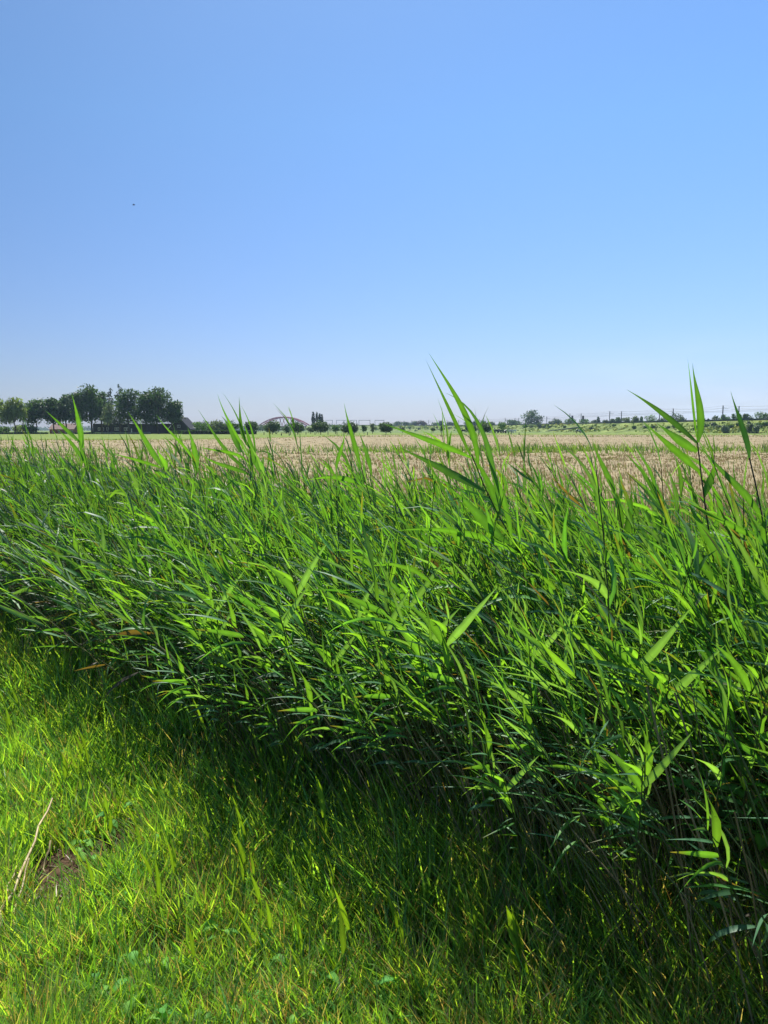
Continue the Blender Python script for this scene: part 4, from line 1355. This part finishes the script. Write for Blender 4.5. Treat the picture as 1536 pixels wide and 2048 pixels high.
def gabled_barn():
    Y = 322
    xc = xat(358.5, Y)
    root = empty('gabled_barn', (xc, Y, 0), R(0))
    tag(root, 'dark gabled barn with steep roof and white verge board at the right of the farm', 'barn')
    hw = 20 * Y / F
    za = at(358, 835, Y).z; ze = at(340, 858, Y).z
    PM().prism([(-hw, 0), (hw, 0), (hw, ze), (0, za - .15), (-hw, ze)], 0, 14).build('wall', M['dark_wood'], root)
    t = .25
    PM().prism([(-hw - .6, ze - .35), (0, za), (0, za + t), (-hw - .6, ze - .35 + t)], -.5, 14.5).build('roof', M['roof_dark'], root)
    PM().prism([(hw + .6, ze - .35), (hw + .6, ze - .35 + t), (0, za + t), (0, za)], -.5, 14.5).build('roof', M['roof_dark'], root)
    PM().prism([(-hw - .7, ze - .5), (0, za - .15), (0, za + .18), (-hw - .7, ze - .12)], -.58, -.51).build('verge_board', M['white'], root)
    PM().prism([(hw + .7, ze - .5), (hw + .7, ze - .3), (0, za + .05), (0, za - .1)], -.58, -.51).build('verge_board', M['steel'], root)
    window_at(root, -.8, 0, 2.6, 1.3, 1.1)
    PM().box(-1.1, 1.1, -.07, 0, 0, 2.2).build('door', M['dark_wood'], root)
gabled_barn()

def farmhouse():
    Y = 330
    root = empty('farmhouse', (xat(123, Y), Y, 0))
    tag(root, 'brick farmhouse with a faded red roof, mostly hidden behind dark trees', 'house')
    hl = 24 * Y / F
    ze, za = at(100, 858, Y).z, at(100, 847, Y + 4).z
    PM().box(-hl, hl, 0, 8, 0, ze).build('wall', M['brick'], root)
    rf = PM().poly((-hl - .3, -.4, ze - .1), (hl + .3, -.4, ze - .1), (hl + .3, 4, za), (-hl - .3, 4, za))
    rf.poly((-hl - .3, 8.4, ze - .1), (-hl - .3, 4, za), (hl + .3, 4, za), (hl + .3, 8.4, ze - .1))
    rf.poly((-hl, 0, ze), (-hl, 4, za - .1), (-hl, 8, ze)); rf.poly((hl, 0, ze), (hl, 8, ze), (hl, 4, za - .1))
    r_ = rf.build('roof', M['tile'], root)
    PM().box(-hl + 2.4, -hl + 3.2, 3.6, 4.4, za - .6, za + .9).build('chimney', M['brick'], r_)
    for x in (-4, -1.5, 1.5, 4):
        window_at(root, x, 0, .5, .9, 1.0)
farmhouse()

def rail_fence(label, px0, px1, Y, n, h=1.1, mat='white'):
    x0, x1 = xat(px0, Y), xat(px1, Y)
    root = empty('rail_fence', (x0, Y, 0)); tag(root, label, 'fence')
    for i in range(n):
        x = (x1 - x0) * i / (n - 1)
        PM().box(x - .06, x + .06, -.06, .06, 0, h).build('post', M[mat], root)
    for z in (h * .5, h * .92):
        PM().box(.07, x1 - x0 - .07, -.10, -.065, z, z + .09).build('rail', M[mat], root)
rail_fence('low pale rail fence in front of the long barn', 190, 300, 299, 12, .8, 'concrete')

# ------------------------------------------------------------------ railway bank, masts, bridge
LINE = [(1900, 270, 6.7), (1700, 330, 6.7), (1536, 385, 6.7), (1444, 417, 6.6), (1318, 468, 6.45), (1218, 530, 6.4), (1139, 620, 6.5), (1000, 790, 6.6),
        (850, 1000, 7.2), (740, 1240, 9.2), (652, 1480, 10.5), (622, 1640, 11.5)]
LP_ = [Vector((xat(a, d), d, z)) for a, d, z in LINE]
def line_pt(px_):
    pxs = [a[0] for a in LINE][::-1]
    return Vector((float(np.interp(px_, pxs, [p.x for p in LP_][::-1])), float(np.interp(px_, pxs, [p.y for p in LP_][::-1])), float(np.interp(px_, pxs, [p.z for p in LP_][::-1]))))
def offset_line(off, zf):
    out = []
    for i, p_ in enumerate(LP_):
        d = (LP_[min(i + 1, len(LP_) - 1)] - LP_[max(i - 1, 0)]); d.z = 0; d.normalize()
        nrm = Vector((d.y, -d.x, 0))       # points toward the viewer side
        if nrm.y > 0: nrm = -nrm
        out.append(Vector((p_.x + nrm.x * off, p_.y + nrm.y * off, zf(p_.z))))
    return out
def bank():
    rows = [offset_line(28, lambda z: -.1), offset_line(19, lambda z: z * .33), offset_line(17, lambda z: z * .36), offset_line(6.5, lambda z: z - .5), offset_line(5.5, lambda z: z - .4),
            offset_line(-5.5, lambda z: z - .4), offset_line(-20, lambda z: -.1)]
    # finer along the line with bumps
    fine = []
    for row in rows:
        fr = []
        for i in range(len(row) - 1):
            for k_ in range(10):
                t = k_ / 10; fr.append(row[i].lerp(row[i + 1], t))
        fr.append(row[-1]); fine.append(fr)
    rnd = random.Random(5)
    v, f = [], []
    n = len(fine[0])
    for ri, row in enumerate(fine):
        for p_ in row:
            b = rnd.uniform(-.25, .25) if 0 < ri < 3 else 0
            v.append((p_.x, p_.y, p_.z + b))
    for ri in range(len(fine) - 1):
        for i in range(n - 1):
            f.append((ri * n + i, ri * n + i + 1, (ri + 1) * n + i + 1, (ri + 1) * n + i))
    p = PM(); p.v, p.f = v, f
    o = p.build('railway_embankment', M['bank'], smooth=False)
    tag(o, kind='structure', label='long grassy railway embankment running along the horizon')
    return BVHTree.FromPolygons([Vector(a) for a in v], f)
BV = bank()
def on_bank(px_, py_):
    d = ray(px_, py_).normalized()
    h = BV.ray_cast(Vector((0, 0, CAMZ)), d, 5000)
    if h[0] is not None: return h[0]
    l = line_pt(px_); return Vector((l.x, l.y - 20, 0))

def bank_scrub():
    r = np.random.default_rng(9)
    V, C = [], []
    N = 7000
    for _ in range(N):
        px_ = r.uniform(640, 1600); py_ = r.uniform(838, 868)
        d = ray(px_, py_).normalized()
        h = BV.ray_cast(Vector((0, 0, CAMZ)), d, 3000)[0]
        if h is None: continue
        k = math.sin(h.x * .06 + 2 * math.sin(h.y * .03)) + math.sin(h.x * .19 + h.y * .05)
        if r.random() > .35 + .3 * k: continue
        s_ = h.y * .0011 * r.uniform(.6, 1.8)
        a = r.uniform(0, 6.28); lean = r.normal(0, .5)
        ux, uy = math.cos(a) * s_, math.sin(a) * s_ * .5
        V.append([(h.x - ux, h.y - uy, h.z - .1), (h.x + ux, h.y + uy, h.z - .1), (h.x + ux * .6 + lean, h.y, h.z + s_ * 1.1), (h.x - ux * .7 + lean, h.y, h.z + s_ * .9)])
        c = np.array([(.075, .125, .028), (.13, .165, .04), (.18, .18, .07), (.042, .075, .022)][int(r.integers(4))]) * r.uniform(.7, 1.2)
        C.append([c] * 4)
    q = QM(); q.add((np.array(V).reshape(-1, 3), np.arange(len(V) * 4, dtype=np.int32).reshape(-1, 4), np.array(C).reshape(-1, 3)))
    tag(q.build('bank_vegetation', M['crown'], smooth=False), 'patchy rough grass and scrub covering the railway embankment', 'rough grass', kind='stuff')
bank_scrub()

def barrier():
    pts = offset_line(5.8, lambda z: z - .4)
    fine = []
    for i in range(len(pts) - 1):
        L = (pts[i + 1] - pts[i]).length; n = max(1, int(L / 25))
        for k_ in range(n): fine.append(pts[i].lerp(pts[i + 1], k_ / n))
    fine.append(pts[-1])
    root = empty('noise_barrier', fine[0]); tag(root, 'low dark noise barrier along the top of the railway embankment', 'barrier')
    for i in range(len(fine) - 1):
        a, b = fine[i] - fine[0], fine[i + 1] - fine[0]
        if fine[i].y < 300: continue
        d = (b - a); d.z = 0; d.normalize(); nr = Vector((-d.y, d.x, 0)) * .08
        h = Vector((0, 0, .95)); g = d * .04
        a2, b2 = a + g, b - g
        p = PM()
        p.poly(a2 - nr, b2 - nr, b2 - nr + h, a2 - nr + h); p.poly(b2 + nr, a2 + nr, a2 + nr + h, b2 + nr + h)
        p.poly(a2 - nr + h, b2 - nr + h, b2 + nr + h, a2 + nr + h); p.poly(a2 - nr, a2 - nr + h, a2 + nr + h, a2 + nr); p.poly(b2 - nr, b2 + nr, b2 + nr + h, b2 - nr + h)
        p.build('panel', M['barrier'], root)
barrier()

MG = 'railway masts along the embankment'
mast_tops = []
def mast(px_, ytop, side, label, arm=1):
    l = line_pt(px_)
    Yd = l.y + (2 if side > 0 else -5)
    x = xat(px_, Yd)
    zt = at(px_, ytop, Yd).z
    zb = l.z - .5
    root = empty('catenary_mast', (x, Yd, zb)); tag(root, label, 'railway mast', MG)
    H = zt - zb
    PM().box(-.21, .21, -.21, .21, 0, H).build('pole', M['steel'], root)
    p = PM().tube([(0, -.2, H - 1.9), (2.6 * arm, -.2, H - 1.75)], .05, 5).tube([(0, -.2, H - .9), (2.6 * arm, -.2, H - 1.7)], .04, 5)
    p.build('cantilever_arm', M['steel'], root)
    mast_tops.append((px_, x, Yd, zb, H))
    return root
for px_, yt, sd, lab in [(1476, 812, 1, 'rightmost tall railway mast, behind the thin leaf of the edge reed'), (1444, 811, -1, 'second tall mast from the right edge'),
                         (1345, 817, 1, 'tall mast right above the left-streaming reed leaf'), (1318, 817, -1, 'mast just left of the one over the streaming leaf'),
                         (1242, 822.5, 1, 'mast above the big grey shrub of the embankment'), (1218.5, 822.5, -1, 'mast just left of the one over the grey shrub'),
                         (1161.5, 827, 1, 'mast between the two dark posts'), (1139, 827, -1, 'mast left of both dark posts'),
                         (1109, 835, 1, 'thin mast right of the lone large tree'), (1093, 833, -1, 'thin mast touching the right side of the lone large tree'),
                         (1037, 836, 1, 'thin mast right end of the domed tree'), (1029.5, 836, -1, 'tall thin pole in front of the domed tree'),
                         (1010, 836, -1, 'thin mast left end of the domed tree'),
                         (976, 838, 1, 'thick short mast above the round willow'), (958, 838, -1, 'thick short mast left above the round willow'),
                         (917, 840, 1, 'far mast right next to the tallest reed blades'), (894, 840, -1, 'far mast left of the tallest reed blades'),
                         (878, 840, 1, 'far mast, second left of the tallest reed'), (857, 840, -1, 'far mast right of the brown tree'),
                         (842, 840, 1, 'far mast in front of the brown tree'), (823, 841, -1, 'far mast left of the brown tree'),
                         (808, 841, 1, 'far mast in the middle of the low tree row'), (800, 841, -1, 'far mast left in the low tree row')]:
    mast(px_, yt, sd, lab, -1 if sd > 0 else 1)
# portal gantries farther away
def gantry(px0, px1, ytop, label):
    l = line_pt((px0 + px1) / 2)
    Yd = l.y - 2
    x0, x1 = xat(px0, Yd), xat(px1, Yd)
    zt = at(px0, ytop, Yd).z; zb = l.z - .6
    root = empty('railway_gantry', (x0, Yd, zb)); tag(root, label, 'railway gantry', 'railway portal gantries far along the line')
    H = zt - zb
    for x in (0, x1 - x0):
        PM().box(x - .34, x + .34, -.3, .3, 0, H).build('pole', M['steel'], root)
    PM().box(.35, x1 - x0 - .35, -.25, .25, H - .8, H - .15).build('beam', M['steel'], root)
for a, b, lab in [(750, 768, 'gantry right of the slim pale tree'), (718, 740, 'gantry right of the willow behind the reed blades'), (689, 713, 'gantry above that willow behind the reed blades'),
                  (673, 687, 'gantry above the thin young tree'), (652, 665, 'gantry nearest the poplars')]:
    gantry(a, b, 840, lab)
# overhead wires
def wires():
    near = [m for m in mast_tops if m[0] in (1444, 1318, 1218.5, 1139, 1093, 1010, 958, 894, 857, 823)]
    far_ = [m for m in mast_tops if m[0] in (1476, 1345, 1242, 1161.5, 1109, 1037, 976, 917, 878, 842, 808)]
    for side, lst in (('nearer', near), ('farther', far_)):
        lst = sorted(lst, key=lambda m: -m[0])
        a, b = lst[0], lst[1]
        ext = (a[0], a[1] + (a[1] - b[1]), a[2] + (a[2] - b[2]), a[3], a[4])
        lst = [ext] + lst
        for hh, nm in ((-.15, 'feeder wire'), (-1.5, 'upper wire'), (-2.9, 'contact wire')):
            pts = []
            for i in range(len(lst) - 1):
                A, B = lst[i], lst[i + 1]
                for k_ in range(6):
                    t = k_ / 6
                    sag = (.9 if hh > -2 else .1) * 4 * t * (1 - t)
                    pts.append((A[1] + (B[1] - A[1]) * t, A[2] + (B[2] - A[2]) * t, (A[3] + A[4] + hh) * (1 - t) + (B[3] + B[4] + hh) * t - sag))
            B = lst[-1]; pts.append((B[1], B[2], B[3] + B[4] + hh))
            o = PM().tube(pts, .035, 4).build('overhead_wire', M['wire'])
            tag(o, {'feeder wire': 'topmost', 'upper wire': 'middle', 'contact wire': 'lowest'}[nm] + ' overhead wire strung on the ' + side + ' row of railway masts', 'wire', 'overhead wires of the railway')
wires()

def arch_bridge():
    Y = 1830
    cx = xat(568, Y)
    root = empty('arch_bridge', (cx, Y, 0), R(-24))
    tag(root, 'distant brownish-red steel arch bridge with slanted hangers on the horizon', 'bridge')
    half, zd, zt = 66.0, at(568, 851.5, Y).z, at(568, 834.5, Y).z
    def arc(u): return zd + (zt - zd) * (1 - abs(u) ** 2.0) ** 1.0
    for sy in (-7.5, 7.5):
        pts = [(half * u, sy, arc(u)) for u in np.linspace(-1, 1, 25)]
        PM().tube(pts, 1.45, 8).build('arch_rib', M['red_steel'], root)
        us = np.linspace(-.62, .62, 9)
        for i, u in enumerate(us):
            u2 = u + (.13 if i % 2 else -.13)
            PM().tube([(half * u, sy, zd), (half * u2, sy, arc(u2))], .75, 5).build('hanger', M['pink_steel'], root)
    for u in np.linspace(-.75, .75, 11):
        PM().tube([(half * u, -6.3, arc(u)), (half * u, 6.3, arc(u))], .5, 5).build('cross_brace', M['red_steel'], root)
    PM().box(-120, 105, -8, 8, zd - 2.6, zd - .4).build('deck', M['red_steel'], root)
    for x in (-110, -66, 66, 100):
        PM().box(x - 1.5, x + 1.5, -6, 6, -1, zd - 2.61).build('pier', M['concrete'], root)
arch_bridge()

# things on and behind the bank
def bank_shrub(px_, py_, wpx, hpx, label, col=MID, n=260, seed=0, group='shrubs on the railway embankment'):
    h = on_bank(px_, py_)
    Y = h.y
    r = np.random.default_rng(seed + 500)
    root = empty('shrub', h); tag(root, label, 'shrub', group)
    W = wpx * Y / F / 2; H = hpx * Y / F
    lob = [(0, 0, H * .5, W * .8, W * .7, H * .5)] + [(r.uniform(-.6, .6) * W, r.uniform(-.5, .5) * W, H * r.uniform(.3, .7), W * .45, W * .4, H * .32) for _ in range(4)]
    q = QM(); crown_quads(q, lob, n, .034 * Y / 30 + .05, col, r)
    q.build('foliage', M['crown'], root, smooth=False)
    PM().tube([(0, 0, -.4), (0, 0, H * .6)], [.12, .04], 5).build('stem', M['bark'], root)
bank_shrub(1253, 867, 22, 31, 'large grey-green shrub at the foot of the embankment under two masts', GREY, 1500, 1)
bank_shrub(1450, 867, 20, 17, 'grey willow shrub at the foot of the embankment, left of the edge reed', GREY, 800, 2)
bank_shrub(1498, 867, 18, 20, 'grey willow shrub at the foot of the embankment, right of the edge reed', GREY, 800, 3)
bank_shrub(1512, 867, 16, 18, 'last grey shrub at the foot of the embankment near the right edge', GREY, 700, 4)
bank_shrub(1078, 856, 10, 10, 'pale upright shrub halfway up the bank below the lone large tree', GREY, 300, 5)
sh = [(1052, 855, 16, 5), (1062, 855, 14, 6), (1088, 856, 8, 4), (1099, 856, 8, 4), (1268, 858, 9, 6), (1290, 856, 12, 5), (1306, 856, 9, 5), (1350, 855, 14, 7), (1336, 857, 8, 5),
      (1412, 853, 16, 6), (1428, 852, 14, 7), (1436, 855, 10, 5), (1462, 855, 12, 6), (1480, 853, 16, 8), (1498, 850, 10, 7), (1520, 855, 22, 10), (1533, 851, 14, 7), (1196, 867, 10, 4),
      (1183, 858, 10, 3), (1228, 852, 8, 3), (1070, 866, 6, 3), (1046, 867, 5, 3), (838, 859, 5, 3), (820, 857, 5, 3), (898, 858, 5, 3), (1129, 856, 6, 4), (1395, 857, 14, 5), (1405, 866, 12, 4), (1362, 865, 10, 3)]
sh.sort()
for i, (a, b, c, d) in enumerate(sh):
    bank_shrub(a, b, c, d, 'small shrub on the slope of the railway embankment, ' + ORD[i] + ' from the left', (MID, DARK, GREY)[i % 3] if i % 4 else MID, 200, 20 + i, 'small shrubs on the embankment slope')

def ramp_wall():
    a, b = on_bank(1090, 863), on_bank(1156, 857)
    root = PM()
    f = Vector((0, -1.2, 0)); 
    A0, B0 = a + f + Vector((0, 0, -.8)), b + f + Vector((0, 0, -2.0))
    A1, B1 = a + f + Vector((0, 0, .3)), b + f + Vector((0, 0, 1.2))
    root.poly(A0, B0, B1, A1); g = Vector((0, 1.8, 0))
    root.poly(A1, B1, B1 + g, A1 + g); root.poly(B0, B0 + g, B1 + g, B1); root.poly(B0 + g, A0 + g, A1 + g, B1 + g); root.poly(A0 + g, A0, A1, A1 + g)
    o = root.build('retaining_wall', M['barrier'])
    tag(o, 'dark sloping wedge of retaining wall in the embankment right of the cattle', 'retaining wall')
ramp_wall()

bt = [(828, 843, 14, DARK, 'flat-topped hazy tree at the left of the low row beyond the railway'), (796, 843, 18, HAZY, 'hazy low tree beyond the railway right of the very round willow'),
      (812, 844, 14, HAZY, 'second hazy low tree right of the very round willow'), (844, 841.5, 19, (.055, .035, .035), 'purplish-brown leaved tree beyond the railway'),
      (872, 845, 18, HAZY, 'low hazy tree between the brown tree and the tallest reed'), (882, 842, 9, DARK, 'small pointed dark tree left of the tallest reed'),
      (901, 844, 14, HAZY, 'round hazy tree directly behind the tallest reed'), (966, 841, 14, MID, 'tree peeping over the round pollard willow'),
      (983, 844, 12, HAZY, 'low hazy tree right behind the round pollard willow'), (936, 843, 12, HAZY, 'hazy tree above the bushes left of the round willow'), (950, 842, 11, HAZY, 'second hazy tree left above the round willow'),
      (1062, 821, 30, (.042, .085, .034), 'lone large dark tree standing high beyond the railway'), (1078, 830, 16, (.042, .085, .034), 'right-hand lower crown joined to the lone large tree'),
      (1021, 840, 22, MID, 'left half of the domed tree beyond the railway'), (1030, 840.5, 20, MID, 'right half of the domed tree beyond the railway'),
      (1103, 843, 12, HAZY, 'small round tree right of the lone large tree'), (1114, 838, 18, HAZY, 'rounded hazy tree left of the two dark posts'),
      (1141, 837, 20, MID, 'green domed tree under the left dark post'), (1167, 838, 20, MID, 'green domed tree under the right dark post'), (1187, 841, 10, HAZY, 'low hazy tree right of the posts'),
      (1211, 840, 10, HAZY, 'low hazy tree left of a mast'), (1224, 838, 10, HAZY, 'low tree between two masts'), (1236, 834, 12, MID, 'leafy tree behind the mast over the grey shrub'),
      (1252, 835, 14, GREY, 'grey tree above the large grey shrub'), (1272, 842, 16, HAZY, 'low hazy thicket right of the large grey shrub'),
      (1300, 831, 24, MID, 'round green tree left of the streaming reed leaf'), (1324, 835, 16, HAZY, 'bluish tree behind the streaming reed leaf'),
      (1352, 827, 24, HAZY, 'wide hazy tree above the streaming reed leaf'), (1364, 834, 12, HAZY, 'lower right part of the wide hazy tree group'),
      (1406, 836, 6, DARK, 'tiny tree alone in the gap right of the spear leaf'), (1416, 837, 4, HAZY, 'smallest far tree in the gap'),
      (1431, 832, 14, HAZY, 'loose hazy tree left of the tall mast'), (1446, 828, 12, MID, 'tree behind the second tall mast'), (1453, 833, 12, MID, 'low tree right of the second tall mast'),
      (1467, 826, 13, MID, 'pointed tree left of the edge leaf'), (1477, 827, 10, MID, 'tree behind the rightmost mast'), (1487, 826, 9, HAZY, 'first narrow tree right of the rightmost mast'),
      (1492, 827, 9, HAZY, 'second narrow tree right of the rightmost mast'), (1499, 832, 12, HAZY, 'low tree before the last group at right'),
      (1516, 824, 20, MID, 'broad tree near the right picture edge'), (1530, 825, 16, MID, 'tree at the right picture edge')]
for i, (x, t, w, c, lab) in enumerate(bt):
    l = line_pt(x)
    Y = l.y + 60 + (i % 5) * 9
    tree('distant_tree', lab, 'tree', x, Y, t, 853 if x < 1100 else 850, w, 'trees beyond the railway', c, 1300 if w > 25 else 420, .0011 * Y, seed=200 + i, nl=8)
tree('cypress', 'small dark pointed conifer between the posts and the grey shrub', 'tree', 1196, 640, 834, 850, 7, None, DARK, 350, .6, shape='column', seed=300)
tree('cypress', 'small dark pointed conifer left of the round green tree', 'tree', 1282, 620, 833, 848, 6, None, DARK, 300, .6, shape='column', seed=301)
for i, (x, lab) in enumerate([(1144, 'left one of two dark upright posts above the domed trees'), (1165.5, 'right one of two dark upright posts above the domed trees')]):
    Y = 640; zt = at(x, 831.5, Y).z
    root = empty('signal_post', (xat(x, Y), Y, 0)); tag(root, lab, 'post', 'two dark posts beyond the railway')
    PM().tube([(0, 0, 0), (0, 0, zt - 3)], .25, 8).build('pole', M['steel'], root)
    PM().box(-.75, .75, -.3, .3, zt - 3, zt).build('signal_head', M['roof_dark'], root)

# low far tree line at left and behind the willows
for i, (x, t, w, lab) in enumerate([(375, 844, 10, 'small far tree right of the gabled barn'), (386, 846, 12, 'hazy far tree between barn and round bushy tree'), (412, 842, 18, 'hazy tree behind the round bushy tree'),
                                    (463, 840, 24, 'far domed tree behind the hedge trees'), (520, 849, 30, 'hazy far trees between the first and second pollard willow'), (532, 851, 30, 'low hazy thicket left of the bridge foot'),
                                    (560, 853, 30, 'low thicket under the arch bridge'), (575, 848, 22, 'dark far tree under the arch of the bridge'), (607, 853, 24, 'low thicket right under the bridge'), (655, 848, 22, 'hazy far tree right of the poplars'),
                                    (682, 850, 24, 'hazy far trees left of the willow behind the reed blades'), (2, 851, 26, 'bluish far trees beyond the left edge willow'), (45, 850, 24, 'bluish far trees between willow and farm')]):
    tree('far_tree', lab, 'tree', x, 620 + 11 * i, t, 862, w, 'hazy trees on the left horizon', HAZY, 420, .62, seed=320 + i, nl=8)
def far_wood():
    r = np.random.default_rng(77)
    q = QM()
    lob = []
    for i in range(260):
        u = r.uniform(-.75, .75); Y = r.uniform(1900, 2500)
        h = r.uniform(7, 14)
        lob.append((u * Y, Y, h * .45, r.uniform(9, 22), 8, h * .55))
    crown_quads(q, lob, 16000, 2.6, (.05, .075, .04), r)
    o = q.build('far_woods', M['crown'], smooth=False)
    tag(o, 'low hazy belt of woods along the far horizon', 'woods', kind='stuff')
far_wood()

# ------------------------------------------------------------------ cattle, posts, trough
def cow(px_, py_, label, mat, flip=1, grazing=True, seed=0):
    g = gpt(px_, py_)
    root = empty('cow', (g.x, g.y, 0)); tag(root, label, 'cow', 'cattle grazing below the embankment')
    rnd = random.Random(seed)
    root.rotation_euler.z = rnd.uniform(-.5, .5) + (0 if flip > 0 else math.pi)
    bm = bmesh.new()
    # one skinned outline: joints as edges
    V = [(-.75, 0, 1.18), (-.25, 0, 1.12), (.30, 0, 1.12), (.78, 0, 1.22), (1.15, 0, .95 if grazing else 1.45), (1.40, 0, .45 if grazing else 1.55), (1.58, 0, .22 if grazing else 1.42)]
    R_ = [.34, .40, .40, .30, .17, .16, .09]
    E = [(i, i + 1) for i in range(6)]
    for sx, sy in ((-.75, .2), (-.75, -.2), (.72, .19), (.72, -.19)):
        k0 = len(V)
        V += [(sx, sy, .78), (sx + (.08 if sx < 0 else -.03), sy, .42), (sx, sy, .03)]; R_ += [.15, .085, .065]
        E += [(0 if sx < 0 else 3, k0), (k0, k0 + 1), (k0 + 1, k0 + 2)]
    k0 = len(V); V += [(-1.08, 0, 1.2), (-1.14, 0, .75)]; R_ += [.05, .03]; E += [(0, k0), (k0, k0 + 1)]
    me = bpy.data.meshes.new('body'); me.from_pydata(V, E, [])
    o = link('body', me, M[mat], root)
    sk = o.modifiers.new('skin', 'SKIN')
    for i, rr in enumerate(R_): me.skin_vertices[0].data[i].radius = (rr, rr)
    me.skin_vertices[0].data[1].use_root = True
    root.scale = (1.2, 1.2, 1.2)
    hz = V[5][2]
    for s in (-1, 1):
        PM().tube([(1.28, .12 * s, hz + .14), (1.24, .32 * s, hz + .16)], [.07, .02], 5).build('ear', M[mat], root)
    return root
for i, (x, y, m, f, gz, lab) in enumerate([
        (981, 867, 'cow_white', 1, True, 'pale cow furthest left in the herd, beside the round willow'), (987, 866.6, 'cow', -1, True, 'patched cow second from the left of the herd'),
        (992.5, 866.8, 'cow_black', 1, False, 'black cow third from the left of the herd'), (999, 866.3, 'cow', 1, True, 'patched cow in the middle of the herd'),
        (1004, 866.6, 'cow_black', -1, True, 'black cow just right of the middle of the herd'), (1009, 866.4, 'cow_black', 1, True, 'second black cow right of the middle'),
        (1014, 867.2, 'cow', -1, True, 'patched cow near the right end of the herd'), (1019, 867.5, 'cow_white', 1, True, 'pale cow at the right end of the herd'),
        (1028, 866.2, 'cow_white', -1, False, 'pale cow standing apart right of the herd'), (927, 866, 'cow_black', 1, True, 'dark cow alone left of the round willow'),
        (1157, 867.0, 'cow', 1, True, 'lone black and white cow under the embankment right of the retaining wall')]):
    cow(x, y, lab, m, f, gz, i)
POSTS = sorted([(656,), (688,), (674,), (612,), (581,), (708,), (528,), (1038,), (735,), (630,)])
for i, (x, y, h) in enumerate([(1022, 870.5, 8), (656, 869.5, 4), (688, 869.5, 5), (674, 869.5, 4), (612, 869.5, 4), (581, 870, 4), (708, 870, 5), (528, 870, 4), (1038, 871, 4), (735, 870, 4), (630, 869.6, 4)]):
    g = gpt(x, y); hh = h * g.y / F * 1.0
    o = PM().tube([(0, 0, -.1), (.01, 0, hh * .6), (0, 0, hh + .3)], [.13, .12, .10], 7).build('fence_post', M['post']); o.location = g
    tag(o, 'thickest dark post standing right of the cattle' if i == 0 else 'small dark post at the far edge of the hay field, ' + ORD[POSTS.index((x,))] + ' from the left', 'post', None if i == 0 else 'posts at the far edge of the field')
def trough():
    g = gpt(570, 871.5)
    root = empty('footbridge', g); tag(root, 'low brown plank footbridge at the far edge of the hay field', 'footbridge')
    for k_ in range(5):
        PM().box(-1.2, 1.2, k_ * .3, k_ * .3 + .26, .62, .68).build('plank', M['brick'], root)
    for s in (-1.15, 1.05):
        PM().box(s, s + .1, -.01, 1.5, -.1, .615).build('support', M['post'], root)
    PM().tube([(-1.2, -.03, .95), (1.2, -.03, .95)], .04, 5).build('handrail', M['post'], root)
trough()

# a bird high in the air
def bird():
    p_ = at(268, 410, 70)
    root = empty('bird', p_); tag(root, 'tiny dark bird flying in the open sky at upper left', 'bird')
    me = bpy.data.meshes.new('body'); me.from_pydata([(-.10, 0, 0), (0, 0, .01), (.07, 0, .015), (.10, 0, .01), (-.16, 0, 0)], [(0, 1), (1, 2), (2, 3), (0, 4)], [])
    o = link('body', me, M['cow_black'], root); o.modifiers.new('skin', 'SKIN')
    for i, rr in enumerate([.018, .03, .022, .008, .012]): me.skin_vertices[0].data[i].radius = (rr, rr)
    for s in (-1, 1):
        PM().poly((.05, 0, .02), (-.05, 0, .02), (-.06, .10 * s, .06), (.03, .11 * s, .07)).poly((.03, .11 * s, .07), (-.06, .10 * s, .06), (-.07, .22 * s, .02)).build('wing', M['cow_black'], root)
bird()

# ------------------------------------------------------------------ haze
def haze():
    m, n, l = new_mat('haze_air')
    v = n.new('ShaderNodeVolumePrincipled')
    v.inputs['Color'].default_value = (0.55, 0.76, 1.0, 1)
    v.inputs['Density'].default_value = 0.00009
    v.inputs['Anisotropy'].default_value = 0.3
    o_ = n.new('ShaderNodeOutputMaterial'); l.new(v.outputs[0], o_.inputs['Volume'])
    o = PM().box(-2600, 2600, -40, 3000, -1.0, 60).build('haze', m)
    tag(o, 'thin pale summer haze over the fields', kind='stuff')
haze()
